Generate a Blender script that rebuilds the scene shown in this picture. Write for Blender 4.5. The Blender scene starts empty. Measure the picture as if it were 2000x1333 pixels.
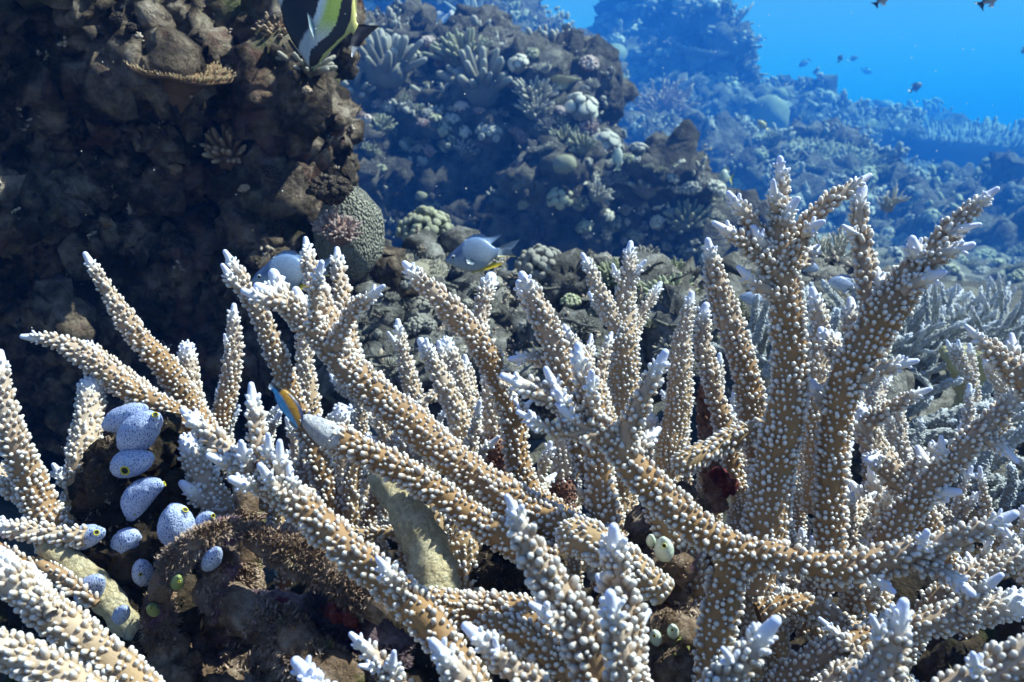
import bpy, math, random, time
import numpy as np
from mathutils import Vector, Matrix
from mathutils.bvhtree import BVHTree
from mathutils.geometry import tessellate_polygon

T0 = time.time()
rng = np.random.default_rng(7)
random.seed(7)
scene = bpy.context.scene
col = scene.collection

# ------------------------------------------------------------------ camera
FPX = 1732.0                      # focal length in photograph pixels (2000 wide)
PITCH = math.radians(12.0)        # looking slightly down over the reef
cam_data = bpy.data.cameras.new("camera")
cam_data.sensor_width = 36.0
cam_data.lens = 36.0 * FPX / 2000.0
cam_data.clip_start = 0.01
cam_data.clip_end = 1000.0
cam_data.dof.use_dof = True
cam_data.dof.focus_distance = 0.50
cam_data.dof.aperture_fstop = 23.0
cam = bpy.data.objects.new("camera", cam_data)
col.objects.link(cam)
cam.location = (0, 0, 0)
cam.rotation_euler = (math.radians(90) - PITCH, 0, 0)
scene.camera = cam
C_R = np.array([1.0, 0, 0])
C_F = np.array([0, math.cos(PITCH), -math.sin(PITCH)])
C_U = np.array([0, math.sin(PITCH), math.cos(PITCH)])

# ------------------------------------------------------------------ light
SUN_EL, SUN_AZ = math.radians(53), math.radians(80)     # azimuth from +Y (ahead) towards +X (right)
world = bpy.data.worlds.new("World")
scene.world = world
world.use_nodes = True
wn = world.node_tree
wn.nodes.clear()
w_out = wn.nodes.new("ShaderNodeOutputWorld")
w_bg = wn.nodes.new("ShaderNodeBackground")
w_bg.inputs["Strength"].default_value = 0.066
w_sky = wn.nodes.new("ShaderNodeTexSky")
w_sky.sky_type = 'NISHITA'
w_sky.sun_disc = False
w_sky.sun_elevation = SUN_EL
w_sky.sun_rotation = SUN_AZ
w_mul = wn.nodes.new("ShaderNodeMix")          # daylight after a few metres of sea water
w_mul.data_type = 'RGBA'
w_mul.blend_type = 'MULTIPLY'
w_mul.inputs[0].default_value = 1.0
w_mul.inputs[7].default_value = (0.78, 0.84, 1.0, 1)
wn.links.new(w_sky.outputs[0], w_mul.inputs[6])
wn.links.new(w_mul.outputs[2], w_bg.inputs["Color"])
wn.links.new(w_bg.outputs[0], w_out.inputs[0])
sun_d = bpy.data.lights.new("sun", 'SUN')
sun_d.energy = 5.0
sun_d.angle = math.radians(0.6)
sun_d.color = (1.0, 0.885, 0.885)
sun = bpy.data.objects.new("sun", sun_d)
col.objects.link(sun)
S_DIR = Vector((math.sin(SUN_AZ) * math.cos(SUN_EL), math.cos(SUN_AZ) * math.cos(SUN_EL), math.sin(SUN_EL)))
sun.rotation_euler = S_DIR.to_track_quat('Z', 'Y').to_euler()
sun.location = S_DIR * 20
vs = scene.view_settings
vs.view_transform = 'Standard'
vs.look = 'None'
vs.gamma = 1.0
vs.use_curve_mapping = False
vs.exposure = 1.15
HAZE = 0.068
scene.render.engine = 'CYCLES'
cy = scene.cycles
cy.use_denoising = True
cy.use_adaptive_sampling = True
cy.adaptive_threshold = 0.02
cy.max_bounces = 4
cy.diffuse_bounces = 2
cy.glossy_bounces = 2
cy.transmission_bounces = 2
cy.volume_bounces = 1
cy.caustics_reflective = False
cy.caustics_refractive = False
cy.sample_clamp_indirect = 4.0


def P(px, py, d):
    """Photograph pixel (2000 x 1333) and distance along the view axis -> world point."""
    return d * (C_F + C_R * ((px - 1000.0) / FPX) + C_U * ((666.5 - py) / FPX))


# ------------------------------------------------------------------ noise
def _hash(ix, iy, iz, seed):
    with np.errstate(over='ignore'):
        h = ix.astype(np.uint32) * np.uint32(374761393) + iy.astype(np.uint32) * np.uint32(668265263) \
            + iz.astype(np.uint32) * np.uint32(2147483647) + np.uint32((seed * 974634777) & 0xffffffff)
        h = (h ^ (h >> np.uint32(13))) * np.uint32(1274126177)
        h = (h ^ (h >> np.uint32(16))) * np.uint32(2246822519)
        h = h ^ (h >> np.uint32(15))
    return h


def vnoise(p, seed=0):
    """value noise in -1..1"""
    i = np.floor(p).astype(np.int64)
    f = p - i
    u = f * f * f * (f * (f * 6 - 15) + 10)
    r = np.zeros(len(p))
    for dx in (0, 1):
        wx = u[:, 0] if dx else 1 - u[:, 0]
        for dy in (0, 1):
            wy = u[:, 1] if dy else 1 - u[:, 1]
            for dz in (0, 1):
                wz = u[:, 2] if dz else 1 - u[:, 2]
                h = _hash(i[:, 0] + dx, i[:, 1] + dy, i[:, 2] + dz, seed)
                r += wx * wy * wz * (h.astype(np.float64) / 2147483648.0 - 1.0)
    return r


def fbm(p, octv=4, seed=0, gain=0.5):
    r = np.zeros(len(p))
    a = 1.0
    for k in range(octv):
        r += a * vnoise(p * (2.03 ** k) + 17.3 * k, seed + k)
        a *= gain
    return r


def ridged(p, octv=3, seed=0):
    r = np.zeros(len(p))
    a = 1.0
    for k in range(octv):
        r += a * (1 - 2 * np.abs(vnoise(p * (2.1 ** k) + 9.1 * k, seed + k)))
        a *= 0.5
    return r


def worley(p, seed=0):
    """distance to the nearest feature point, roughly 0..1"""
    i = np.floor(p).astype(np.int64)
    best = np.full(len(p), 9.0)
    for dx in (-1, 0, 1):
        for dy in (-1, 0, 1):
            for dz in (-1, 0, 1):
                cx, cy_, cz = i[:, 0] + dx, i[:, 1] + dy, i[:, 2] + dz
                q = np.stack([cx + _hash(cx, cy_, cz, seed) / 4294967296.0,
                              cy_ + _hash(cx, cy_, cz, seed + 31) / 4294967296.0,
                              cz + _hash(cx, cy_, cz, seed + 67) / 4294967296.0], 1)
                best = np.minimum(best, ((q - p) ** 2).sum(1))
    return np.sqrt(best)


# ------------------------------------------------------------------ mesh helpers
def mesh_np(name, V, quads=None, tris=None, smooth=True, attrs=None, colattr=None):
    me = bpy.data.meshes.new(name)
    nq = 0 if quads is None else len(quads)
    nt = 0 if tris is None else len(tris)
    me.vertices.add(len(V))
    me.vertices.foreach_set("co", np.ascontiguousarray(V, dtype=np.float32).ravel())
    me.loops.add(nq * 4 + nt * 3)
    li = []
    if nq:
        li.append(np.asarray(quads, dtype=np.int32).ravel())
    if nt:
        li.append(np.asarray(tris, dtype=np.int32).ravel())
    me.loops.foreach_set("vertex_index", np.concatenate(li))
    me.polygons.add(nq + nt)
    starts = np.concatenate([np.arange(nq) * 4, nq * 4 + np.arange(nt) * 3]).astype(np.int32)
    me.polygons.foreach_set("loop_start", starts)
    me.update(calc_edges=True)
    if smooth:
        me.polygons.foreach_set("use_smooth", np.ones(nq + nt, dtype=bool))
    for k, a in (attrs or {}).items():
        at = me.attributes.new(k, 'FLOAT', 'POINT')
        at.data.foreach_set("value", np.ascontiguousarray(a, dtype=np.float32))
    if colattr is not None:
        at = me.attributes.new("paint", 'FLOAT_COLOR', 'POINT')
        c = np.ones((len(V), 4), dtype=np.float32)
        c[:, :3] = colattr
        at.data.foreach_set("color", c.ravel())
    return me


def link(name, data, parent=None, mat=None, loc=None, label=None, cat=None, group=None, kind=None):
    o = bpy.data.objects.new(name, data)
    col.objects.link(o)
    if mat is not None and data is not None and len(data.materials) == 0:
        data.materials.append(mat)
    if parent is not None:
        o.parent = parent
    if loc is not None:
        o.location = loc
    if label:
        o["label"] = label
    if cat:
        o["category"] = cat
    if group:
        o["group"] = group
    if kind:
        o["kind"] = kind
    return o


def frames(path):
    """parallel transport frames along a polyline"""
    n = len(path)
    t = np.gradient(path, axis=0)
    t /= np.linalg.norm(t, axis=1)[:, None] + 1e-12
    a = np.array([0, 0, 1.0]) if abs(t[0, 2]) < 0.9 else np.array([1.0, 0, 0])
    u = np.cross(t[0], a)
    u /= np.linalg.norm(u)
    U = np.zeros((n, 3))
    U[0] = u
    for i in range(1, n):
        u = u - t[i] * np.dot(u, t[i])
        u /= np.linalg.norm(u) + 1e-12
        U[i] = u
    return t, U, np.cross(t, U)


def catmull(pts, step):
    """resample control rows (any number of columns, first 3 = position) along a Catmull-Rom curve"""
    p = np.asarray(pts, float)
    q = np.vstack([2 * p[0] - p[1], p, 2 * p[-1] - p[-2]])
    out = []
    for i in range(1, len(q) - 2):
        seg = np.linalg.norm(q[i + 1][:3] - q[i][:3])
        m = max(2, int(seg / step))
        t = np.linspace(0, 1, m, endpoint=False)[:, None]
        a, b, c, d = q[i - 1], q[i], q[i + 1], q[i + 2]
        out.append(0.5 * (2 * b + (c - a) * t + (2 * a - 5 * b + 4 * c - d) * t ** 2 + (3 * b - a - 3 * c + d) * t ** 3))
    out.append(p[-1:])
    return np.vstack(out)


def tube(path, rad, ns=10, capstart=False):
    """swept tube, closed at the far end; returns V, quads, tris"""
    t, U, W = frames(path)
    n = len(path)
    ang = np.arange(ns) * 2 * math.pi / ns
    ring = np.cos(ang)[None, :, None] * U[:, None, :] + np.sin(ang)[None, :, None] * W[:, None, :]
    V = (path[:, None, :] + ring * rad[:, None, None]).reshape(-1, 3)
    j = np.arange(ns)
    jn = (j + 1) % ns
    i = np.arange(n - 1)[:, None] * ns
    Q = np.stack([i + j, i + jn, i + ns + jn, i + ns + j], -1).reshape(-1, 4)
    V = np.vstack([V, path[-1:] + t[-1:] * rad[-1] * 0.3, path[:1]])
    k = len(V) - 2
    Tt = np.stack([(n - 1) * ns + j, (n - 1) * ns + jn, np.full(ns, k)], -1)
    if capstart:
        Tt = np.vstack([Tt, np.stack([jn, j, np.full(ns, k + 1)], -1)])
    return V, Q, Tt


class MB:
    """collects pieces of one part"""
    def __init__(s):
        s.V, s.Q, s.T, s.A, s.n = [], [], [], [], 0

    def add(s, V, Q=None, T=None, a=None):
        s.V.append(V)
        if Q is not None and len(Q):
            s.Q.append(np.asarray(Q) + s.n)
        if T is not None and len(T):
            s.T.append(np.asarray(T) + s.n)
        s.A.append(np.zeros(len(V)) if a is None else a)
        s.n += len(V)

    def mesh(s, name, attr="tip"):
        return mesh_np(name, np.vstack(s.V), np.vstack(s.Q) if s.Q else None, np.vstack(s.T) if s.T else None,
                       attrs={attr: np.concatenate(s.A)})


def capsule(ns=7, rings=4, r0=1.0, r1=0.8, flat=1.0):
    """unit finger along +z (length 1), radius given in the same units by the caller's scaling"""
    zs = [0.0]
    rs = [r0]
    for k in range(1, rings):
        f = k / rings
        zs.append(f * 0.75)
        rs.append(r0 + (r1 - r0) * f)
    for a in (0.35, 0.75, 1.15):
        zs.append(0.75 + 0.25 * math.sin(a))
        rs.append(r1 * math.cos(a))
    ang = np.arange(ns) * 2 * math.pi / ns
    V = np.vstack([np.stack([np.cos(ang) * r, np.sin(ang) * r, np.full(ns, z)], 1) for z, r in zip(zs, rs)] + [np.array([[0, 0, 1.0]])])
    n = len(zs)
    j = np.arange(ns)
    jn = (j + 1) % ns
    i = np.arange(n - 1)[:, None] * ns
    Q = np.stack([i + j, i + jn, i + ns + jn, i + ns + j], -1).reshape(-1, 4)
    T = np.stack([(n - 1) * ns + j, (n - 1) * ns + jn, np.full(ns, len(V) - 1)], -1)
    return V, Q, T


def basis_from(dirs):
    """rotation matrices (N,3,3), columns x,y,z with z = dirs"""
    d = dirs / (np.linalg.norm(dirs, axis=1)[:, None] + 1e-12)
    a = np.where(np.abs(d[:, 2:3]) < 0.9, np.array([[0, 0, 1.0]]), np.array([[1.0, 0, 0]]))
    x = np.cross(a, d)
    x /= np.linalg.norm(x, axis=1)[:, None]
    y = np.cross(d, x)
    return np.stack([x, y, d], -1)


def stamp(tmpl, pos, dirs, rad, leng):
    """copy template (V,Q,T) to many places -> V,Q,T"""
    V0, Q0, T0_ = tmpl
    R = basis_from(dirs)
    n, m = len(pos), len(V0)
    L = np.empty((n, m, 3))
    L[:, :, 0] = V0[None, :, 0] * rad[:, None]
    L[:, :, 1] = V0[None, :, 1] * rad[:, None]
    L[:, :, 2] = V0[None, :, 2] * leng[:, None]
    W = np.einsum('nij,nmj->nmi', R, L) + pos[:, None, :]
    off = (np.arange(n) * m)[:, None, None]
    Q = (Q0[None] + off).reshape(-1, 4) if len(Q0) else None
    Tt = (T0_[None] + off).reshape(-1, 3) if len(T0_) else None
    return W.reshape(-1, 3), Q, Tt


# ------------------------------------------------------------------ materials
def new_mat(name):
    m = bpy.data.materials.new(name)
    m.use_nodes = True
    nt = m.node_tree
    return m, nt, nt.nodes["Principled BSDF"]


def nd(nt, typ, **kw):
    n = nt.nodes.new(typ)
    for k, v in kw.items():
        setattr(n, k, v)
    return n


def ramp(nt, stops, fac, interp='LINEAR'):
    r = nt.nodes.new("ShaderNodeValToRGB")
    r.color_ramp.interpolation = interp
    e = r.color_ramp.elements
    while len(e) < len(stops):
        e.new(0.5)
    for el, (p, c) in zip(e, stops):
        el.position = p
        el.color = (*c, 1)
    nt.links.new(fac, r.inputs[0])
    return r.outputs[0]


def mixc(nt, fac, a, b, blend='MIX'):
    m = nt.nodes.new("ShaderNodeMix")
    m.data_type = 'RGBA'
    m.blend_type = blend
    for sock, v in ((m.inputs[0], fac), (m.inputs[6], a), (m.inputs[7], b)):
        if isinstance(v, (int, float)):
            sock.default_value = v
        elif isinstance(v, tuple):
            sock.default_value = (*v, 1)
        else:
            nt.links.new(v, sock)
    return m.outputs[2]


def noise(nt, scale, detail=4, rough=0.6, coord=None, typ='noise'):
    if typ == 'noise':
        n = nt.nodes.new("ShaderNodeTexNoise")
        n.inputs["Detail"].default_value = detail
        n.inputs["Roughness"].default_value = rough
    else:
        n = nt.nodes.new("ShaderNodeTexVoronoi")
        n.feature = typ
    n.inputs["Scale"].default_value = scale
    if coord is None:
        tc = nt.nodes.new("ShaderNodeTexCoord")
        coord = tc.outputs["Object"]
    nt.links.new(coord, n.inputs["Vector"])
    return n


def bump(nt, b, height, strength, dist):
    n = nt.nodes.new("ShaderNodeBump")
    n.inputs["Strength"].default_value = strength
    n.inputs["Distance"].default_value = dist
    nt.links.new(height, n.inputs["Height"])
    nt.links.new(n.outputs[0], b.inputs["Normal"])


def coral_mat(name, body, tipc, endc=None, nscale=90.0, rough=0.65, bdist=0.0004, bscale=900, sss=0.0):
    """skeleton colour in the flesh, paler on the polyps (point attribute tip), palest on growing ends (tip > 1)"""
    m, nt, b = new_mat(name)
    at = nd(nt, "ShaderNodeAttribute", attribute_name="tip")
    n1 = noise(nt, nscale, 3)
    body2 = mixc(nt, n1.outputs[0], tuple(c * 0.7 for c in body), tuple(min(1, c * 1.3) for c in body))
    n0 = noise(nt, nscale * .28, 3)
    body2 = mixc(nt, ramp(nt, [(.45, (0, 0, 0)), (.72, (.3, .3, .3))], n0.outputs[0]), body2, tuple(c * .45 + .22 for c in body))
    mr = nd(nt, "ShaderNodeMapRange")
    nt.links.new(at.outputs["Fac"], mr.inputs[0])
    c = mixc(nt, mr.outputs[0], body2, tipc)
    if endc:
        mr2 = nd(nt, "ShaderNodeMapRange")
        mr2.inputs[1].default_value = 1.0
        mr2.inputs[2].default_value = 2.0
        nt.links.new(at.outputs["Fac"], mr2.inputs[0])
        c = mixc(nt, mr2.outputs[0], c, endc)
    nt.links.new(c, b.inputs["Base Color"])
    b.inputs["Roughness"].default_value = rough
    b.inputs["Specular IOR Level"].default_value = 0.25
    if sss:
        b.inputs["Subsurface Weight"].default_value = sss
        b.inputs["Subsurface Radius"].default_value = (1.0, 0.7, 0.5)
        b.inputs["Subsurface Scale"].default_value = 0.0015
    n2 = noise(nt, bscale, 3)
    bump(nt, b, n2.outputs[0], 0.6, bdist)
    return m


def rock_mat(name, cols, scale, fine, bdist, patches=None, rough=0.85):
    m, nt, b = new_mat(name)
    n1 = noise(nt, scale, 6, 0.65)
    n2 = noise(nt, scale * 4.3, 5, 0.7)
    c = ramp(nt, [(0.30, cols[0]), (0.45, cols[1]), (0.55, cols[2]), (0.70, cols[3])], n1.outputs[0])
    c2 = ramp(nt, [(0.35, (0.45, 0.42, 0.40)), (0.62, (1, 1, 1))], n2.outputs[0])
    c = mixc(nt, 0.75, c, c2, 'MULTIPLY')
    for k, (pc, psc, lo, hi) in enumerate(patches or []):
        pn = noise(nt, psc, 4, 0.6)
        tc = nt.nodes.new("ShaderNodeTexCoord")
        mp = nt.nodes.new("ShaderNodeMapping")
        mp.inputs["Location"].default_value = (3.7 * k + 1.3, 5.1 * k, 2.2 * k)
        nt.links.new(tc.outputs["Object"], mp.inputs[0])
        nt.links.new(mp.outputs[0], pn.inputs["Vector"])
        f = ramp(nt, [(lo, (0, 0, 0)), (hi, (1, 1, 1))], pn.outputs[0])
        c = mixc(nt, f, c, pc)
    nt.links.new(c, b.inputs["Base Color"])
    b.inputs["Roughness"].default_value = rough
    b.inputs["Specular IOR Level"].default_value = 0.15
    n3 = noise(nt, fine, 6, 0.7)
    v3 = noise(nt, fine * 0.6, typ='F1')
    ad = nd(nt, "ShaderNodeMath", operation='SUBTRACT')
    nt.links.new(n3.outputs[0], ad.inputs[0])
    ml = nd(nt, "ShaderNodeMath", operation='MULTIPLY')
    ml.inputs[1].default_value = 0.5
    nt.links.new(v3.outputs[0], ml.inputs[0])
    nt.links.new(ml.outputs[0], ad.inputs[1])
    bump(nt, b, ad.outputs[0], 1.0, bdist)
    return m


def plain_mat(name, c, rough=0.5, spec=0.3, alpha=1.0):
    m, nt, b = new_mat(name)
    n1 = noise(nt, 400, 3)
    cc = mixc(nt, n1.outputs[0], tuple(x * 0.85 for x in c), tuple(min(1, x * 1.12) for x in c))
    nt.links.new(cc, b.inputs["Base Color"])
    b.inputs["Roughness"].default_value = rough
    b.inputs["Specular IOR Level"].default_value = spec
    b.inputs["Alpha"].default_value = alpha
    return m


def paint_mat(name, rough=0.4, spec=0.4, alpha=1.0, sc=900.0):
    m, nt, b = new_mat(name)
    at = nd(nt, "ShaderNodeAttribute", attribute_name="paint")
    v = noise(nt, sc, typ='F1')
    f = ramp(nt, [(0.0, (1.0, 1.0, 1.0)), (0.9, (0.58, 0.58, 0.60))], v.outputs[0])
    c = mixc(nt, 1.0, at.outputs["Color"], f, 'MULTIPLY')
    nt.links.new(c, b.inputs["Base Color"])
    b.inputs["Roughness"].default_value = rough
    b.inputs["Specular IOR Level"].default_value = spec
    b.inputs["Alpha"].default_value = alpha
    bump(nt, b, v.outputs[0], 0.15, 0.0004)
    return m


M = {}
M['stag'] = coral_mat("staghorn_flesh", (0.29, 0.165, 0.070), (0.78, 0.75, 0.71), (0.62, 0.69, 0.98), sss=0.0)
M['stag_pale'] = coral_mat("staghorn_flesh_pale", (0.38, 0.25, 0.13), (0.77, 0.76, 0.75), (0.64, 0.71, 0.97))
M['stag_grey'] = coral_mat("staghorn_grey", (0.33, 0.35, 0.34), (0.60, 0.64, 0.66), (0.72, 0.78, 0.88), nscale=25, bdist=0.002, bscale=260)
M['dead_yellow'] = rock_mat("pale_yellow_skeleton", [(0.64, 0.51, 0.30), (0.84, 0.71, 0.44), (0.92, 0.81, 0.54), (0.93, 0.86, 0.64)], 90, 520, 0.004)
M['dead_red'] = rock_mat("dead_reddish_skeleton", [(0.16, 0.07, 0.05), (0.26, 0.13, 0.09), (0.34, 0.20, 0.15), (0.42, 0.30, 0.24)], 90, 900, 0.0012)
M['dead_white'] = rock_mat("bare_white_skeleton", [(0.50, 0.52, 0.58), (0.60, 0.62, 0.68), (0.70, 0.72, 0.76), (0.75, 0.76, 0.80)], 90, 800, 0.0015)
M['rubble'] = rock_mat("rubble_skeleton", [(0.055, 0.055, 0.05), (0.13, 0.13, 0.12), (0.25, 0.25, 0.23), (0.46, 0.46, 0.43)], 16, 150, 0.008)
M['twig'] = rock_mat("bleached_twig", [(0.20, 0.20, 0.17), (0.34, 0.34, 0.29), (0.48, 0.48, 0.42), (0.58, 0.58, 0.52)], 5, 40, 0.02)
M['rock_near'] = rock_mat("near_reef_rock", [(0.028, 0.022, 0.020), (0.085, 0.066, 0.050), (0.34, 0.27, 0.20), (0.66, 0.57, 0.46)], 15, 130, 0.018,
                          [((0.24, 0.12, 0.09), 11, 0.58, 0.68), ((0.13, 0.14, 0.07), 8, 0.60, 0.72), ((0.22, 0.14, 0.17), 14, 0.62, 0.70)])
M['rock_mid'] = rock_mat("mid_reef_rock", [(0.05, 0.05, 0.045), (0.11, 0.105, 0.09), (0.20, 0.19, 0.16), (0.30, 0.29, 0.24)], 2.2, 16, 0.10,
                         [((0.16, 0.13, 0.10), 1.8, 0.62, 0.74)])
M['rock_far'] = rock_mat("far_reef_rock", [(0.05, 0.055, 0.05), (0.11, 0.115, 0.10), (0.21, 0.21, 0.18), (0.36, 0.35, 0.30)], 0.5, 6, 0.18)
M['turf'] = rock_mat("turf_covered_dead_coral", [(0.09, 0.06, 0.04), (0.25, 0.165, 0.105), (0.44, 0.32, 0.23), (0.62, 0.51, 0.42)], 50, 520, 0.004,
                     [((0.24, 0.12, 0.16), 30, 0.60, 0.68), ((0.08, 0.10, 0.02), 26, 0.60, 0.70)])
M['turf_purple'] = rock_mat("purplish_crust", [(0.05, 0.03, 0.04), (0.15, 0.09, 0.12), (0.30, 0.21, 0.24), (0.50, 0.40, 0.40)], 60, 620, 0.004,
                            [((0.26, 0.05, 0.09), 40, 0.60, 0.68)])
M['turf_dark'] = rock_mat("dark_turf", [(0.018, 0.014, 0.010), (0.045, 0.034, 0.022), (0.09, 0.065, 0.04), (0.16, 0.12, 0.085)], 34, 520, 0.004,
                          [((0.05, 0.07, 0.015), 26, 0.60, 0.70)])
M['red'] = rock_mat("red_encrusting_sponge", [(0.06, 0.010, 0.012), (0.13, 0.022, 0.024), (0.21, 0.05, 0.045), (0.34, 0.15, 0.13)], 120, 700, 0.002)
M['floor'] = rock_mat("reef_floor_rock", [(0.07, 0.07, 0.06), (0.14, 0.135, 0.11), (0.23, 0.22, 0.18), (0.34, 0.33, 0.28)], 2.2, 34, 0.03)
M['brain'] = None
m_, nt_, b_ = new_mat("brain_coral_skin")
v_ = noise(nt_, 40, typ='SMOOTH_F1')
nn_ = noise(nt_, 4, 4)
c_ = ramp(nt_, [(0.0, (0.46, 0.45, 0.36)), (0.55, (0.35, 0.345, 0.27)), (0.85, (0.14, 0.135, 0.11))], v_.outputs[0])
c_ = mixc(nt_, 0.5, c_, ramp(nt_, [(0.3, (0.6, 0.6, 0.6)), (0.7, (1, 1, 1))], nn_.outputs[0]), 'MULTIPLY')
nt_.links.new(c_, b_.inputs["Base Color"])
b_.inputs["Roughness"].default_value = 0.8
iv_ = nd(nt_, "ShaderNodeMath", operation='SUBTRACT')
iv_.inputs[0].default_value = 1.0
nt_.links.new(v_.outputs[0], iv_.inputs[1])
bump(nt_, b_, iv_.outputs[0], 1.0, 0.02)
M['brain'] = m_
M['crust_tan'] = coral_mat("tan_crust", (0.15, 0.115, 0.085), (0.56, 0.47, 0.37), nscale=25, bdist=0.002, bscale=240)
M['c_tan'] = coral_mat("tan_finger_coral", (0.26, 0.16, 0.085), (0.58, 0.44, 0.30), nscale=30, bdist=0.002, bscale=240)
M['c_brown'] = coral_mat("brown_table_coral", (0.17, 0.095, 0.045), (0.62, 0.46, 0.26), nscale=30, bdist=0.002, bscale=240)
M['c_pink'] = coral_mat("pinkish_finger_coral", (0.28, 0.17, 0.14), (0.62, 0.50, 0.45), nscale=30, bdist=0.002, bscale=240)
M['c_green'] = coral_mat("greenish_finger_coral", (0.17, 0.19, 0.09), (0.52, 0.55, 0.36), nscale=30, bdist=0.002, bscale=240)
M['c_grey'] = coral_mat("grey_finger_coral", (0.15, 0.145, 0.12), (0.40, 0.39, 0.34), nscale=18, bdist=0.003, bscale=150)
M['c_olive'] = coral_mat("olive_coral", (0.15, 0.15, 0.09), (0.38, 0.38, 0.26), nscale=18, bdist=0.003, bscale=150)
M['c_cream'] = coral_mat("cream_coral", (0.26, 0.24, 0.18), (0.58, 0.55, 0.46), nscale=18, bdist=0.003, bscale=150)
M['c_yellow'] = coral_mat("yellow_leather_coral", (0.40, 0.38, 0.20), (0.58, 0.55, 0.36), nscale=18, bdist=0.003, bscale=150)

# ------------------------------------------------------------------ rock masses
def ico_template():
    import bmesh
    bm = bmesh.new()
    bmesh.ops.create_icosphere(bm, subdivisions=3, radius=1.0)
    V = np.array([v.co[:] for v in bm.verts])
    F = np.array([[v.index for v in f.verts] for f in bm.faces])
    bm.free()
    return V, F


ICO_V, ICO_F = ico_template()


def remesh(V, Tr, Q, vox):
    me = mesh_np("tmp", V, Q, Tr)
    ob = bpy.data.objects.new("tmp", me)
    col.objects.link(ob)
    md = ob.modifiers.new("r", 'REMESH')
    md.mode = 'VOXEL'
    md.voxel_size = vox
    md.adaptivity = 0.0
    dg = bpy.context.evaluated_depsgraph_get()
    ev = ob.evaluated_get(dg)
    m2 = ev.to_mesh()
    n = len(m2.vertices)
    co = np.empty(n * 3, dtype=np.float32)
    m2.vertices.foreach_get("co", co)
    nl = len(m2.loops)
    vi = np.empty(nl, dtype=np.int32)
    m2.loops.foreach_get("vertex_index", vi)
    ls = np.empty(len(m2.polygons), dtype=np.int32)
    lt = np.empty(len(m2.polygons), dtype=np.int32)
    m2.polygons.foreach_get("loop_start", ls)
    m2.polygons.foreach_get("loop_total", lt)
    ev.to_mesh_clear()
    bpy.data.objects.remove(ob)
    bpy.data.meshes.remove(me)
    q = vi[ls[lt == 4][:, None] + np.arange(4)]
    t = vi[ls[lt == 3][:, None] + np.arange(3)]
    return co.reshape(-1, 3).astype(float), q, t


def normals(V, Q, Tt):
    N = np.zeros_like(V)
    for F in (Q, Tt):
        if F is None or len(F) == 0:
            continue
        a, b, c = V[F[:, 0]], V[F[:, 1]], V[F[:, 2]]
        fn = np.cross(b - a, c - a)
        for k in range(F.shape[1]):
            np.add.at(N, F[:, k], fn)
    return N / (np.linalg.norm(N, axis=1)[:, None] + 1e-12)


BVH_V, BVH_F = [], []


def rock(name, blobs, vox, amps, label, mat, nod=0, nod_r=0.05, seed=1, kind=None, cat='rock', solid=True, base=None, far=1.0):
    """blobs: (px, py, d, rx_px, ry_px, rz_m) ellipsoids welded into one mass, then broken up by noise.
    amps: (freq, amp, type) displacement layers; nod: random nodules on the surface"""
    r = np.random.default_rng(seed)
    blobs = [(px, py, d * far, rx, ry, rz * far) for (px, py, d, rx, ry, rz) in blobs]
    vox, nod_r = vox * far, nod_r * far
    amps = [(fr / far, am * far, ty) for (fr, am, ty) in amps]
    Vs, Fs, off = [], [], 0
    cen = []
    for (px, py, d, rx, ry, rz) in blobs:
        c = P(px, py, d)
        s = d / FPX
        ax = np.stack([C_R * rx * s, C_F * rz, C_U * ry * s])
        Vs.append(ICO_V @ ax + c)
        Fs.append(ICO_F + off)
        off += len(ICO_V)
        cen.append((c, ax))
    w = np.array([a[0].dot(a[0]) ** 0.5 * a[2].dot(a[2]) ** 0.5 for _, a in cen])
    for k in r.choice(len(cen), nod, p=w / w.sum()):
        c, ax = cen[k]
        v = r.normal(size=3)
        v /= np.linalg.norm(v)
        p = c + v @ ax
        rr = nod_r * r.uniform(0.5, 1.3)
        sc = r.uniform(0.7, 1.4, 3)
        Vs.append(ICO_V * sc * rr + p)
        Fs.append(ICO_F + off)
        off += len(ICO_V)
    V, Q, Tt = remesh(np.vstack(Vs), np.vstack(Fs), None, vox)
    for stage, (fr, am, ty) in enumerate(amps):
        N = normals(V, Q, Tt)
        if ty == 'f':
            h = fbm(V * fr, 3, seed + stage * 7)
        elif ty == 'r':
            h = ridged(V * fr, 3, seed + stage * 7) - 0.4
        elif ty == 'w':
            h = 0.6 - worley(V * fr, seed + stage * 7)
            h = h * 1.4
        V = V + N * (h * am)[:, None]
    o_loc = P(*base) if base else V.mean(0)
    me = mesh_np(name, V - o_loc, Q, Tt)
    ob = link(name, me, mat=mat, loc=o_loc, label=label, cat=None if kind else cat, kind=kind)
    if solid:
        BVH_V.append(V)
        BVH_F.append((Q, Tt))
    return ob


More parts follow.
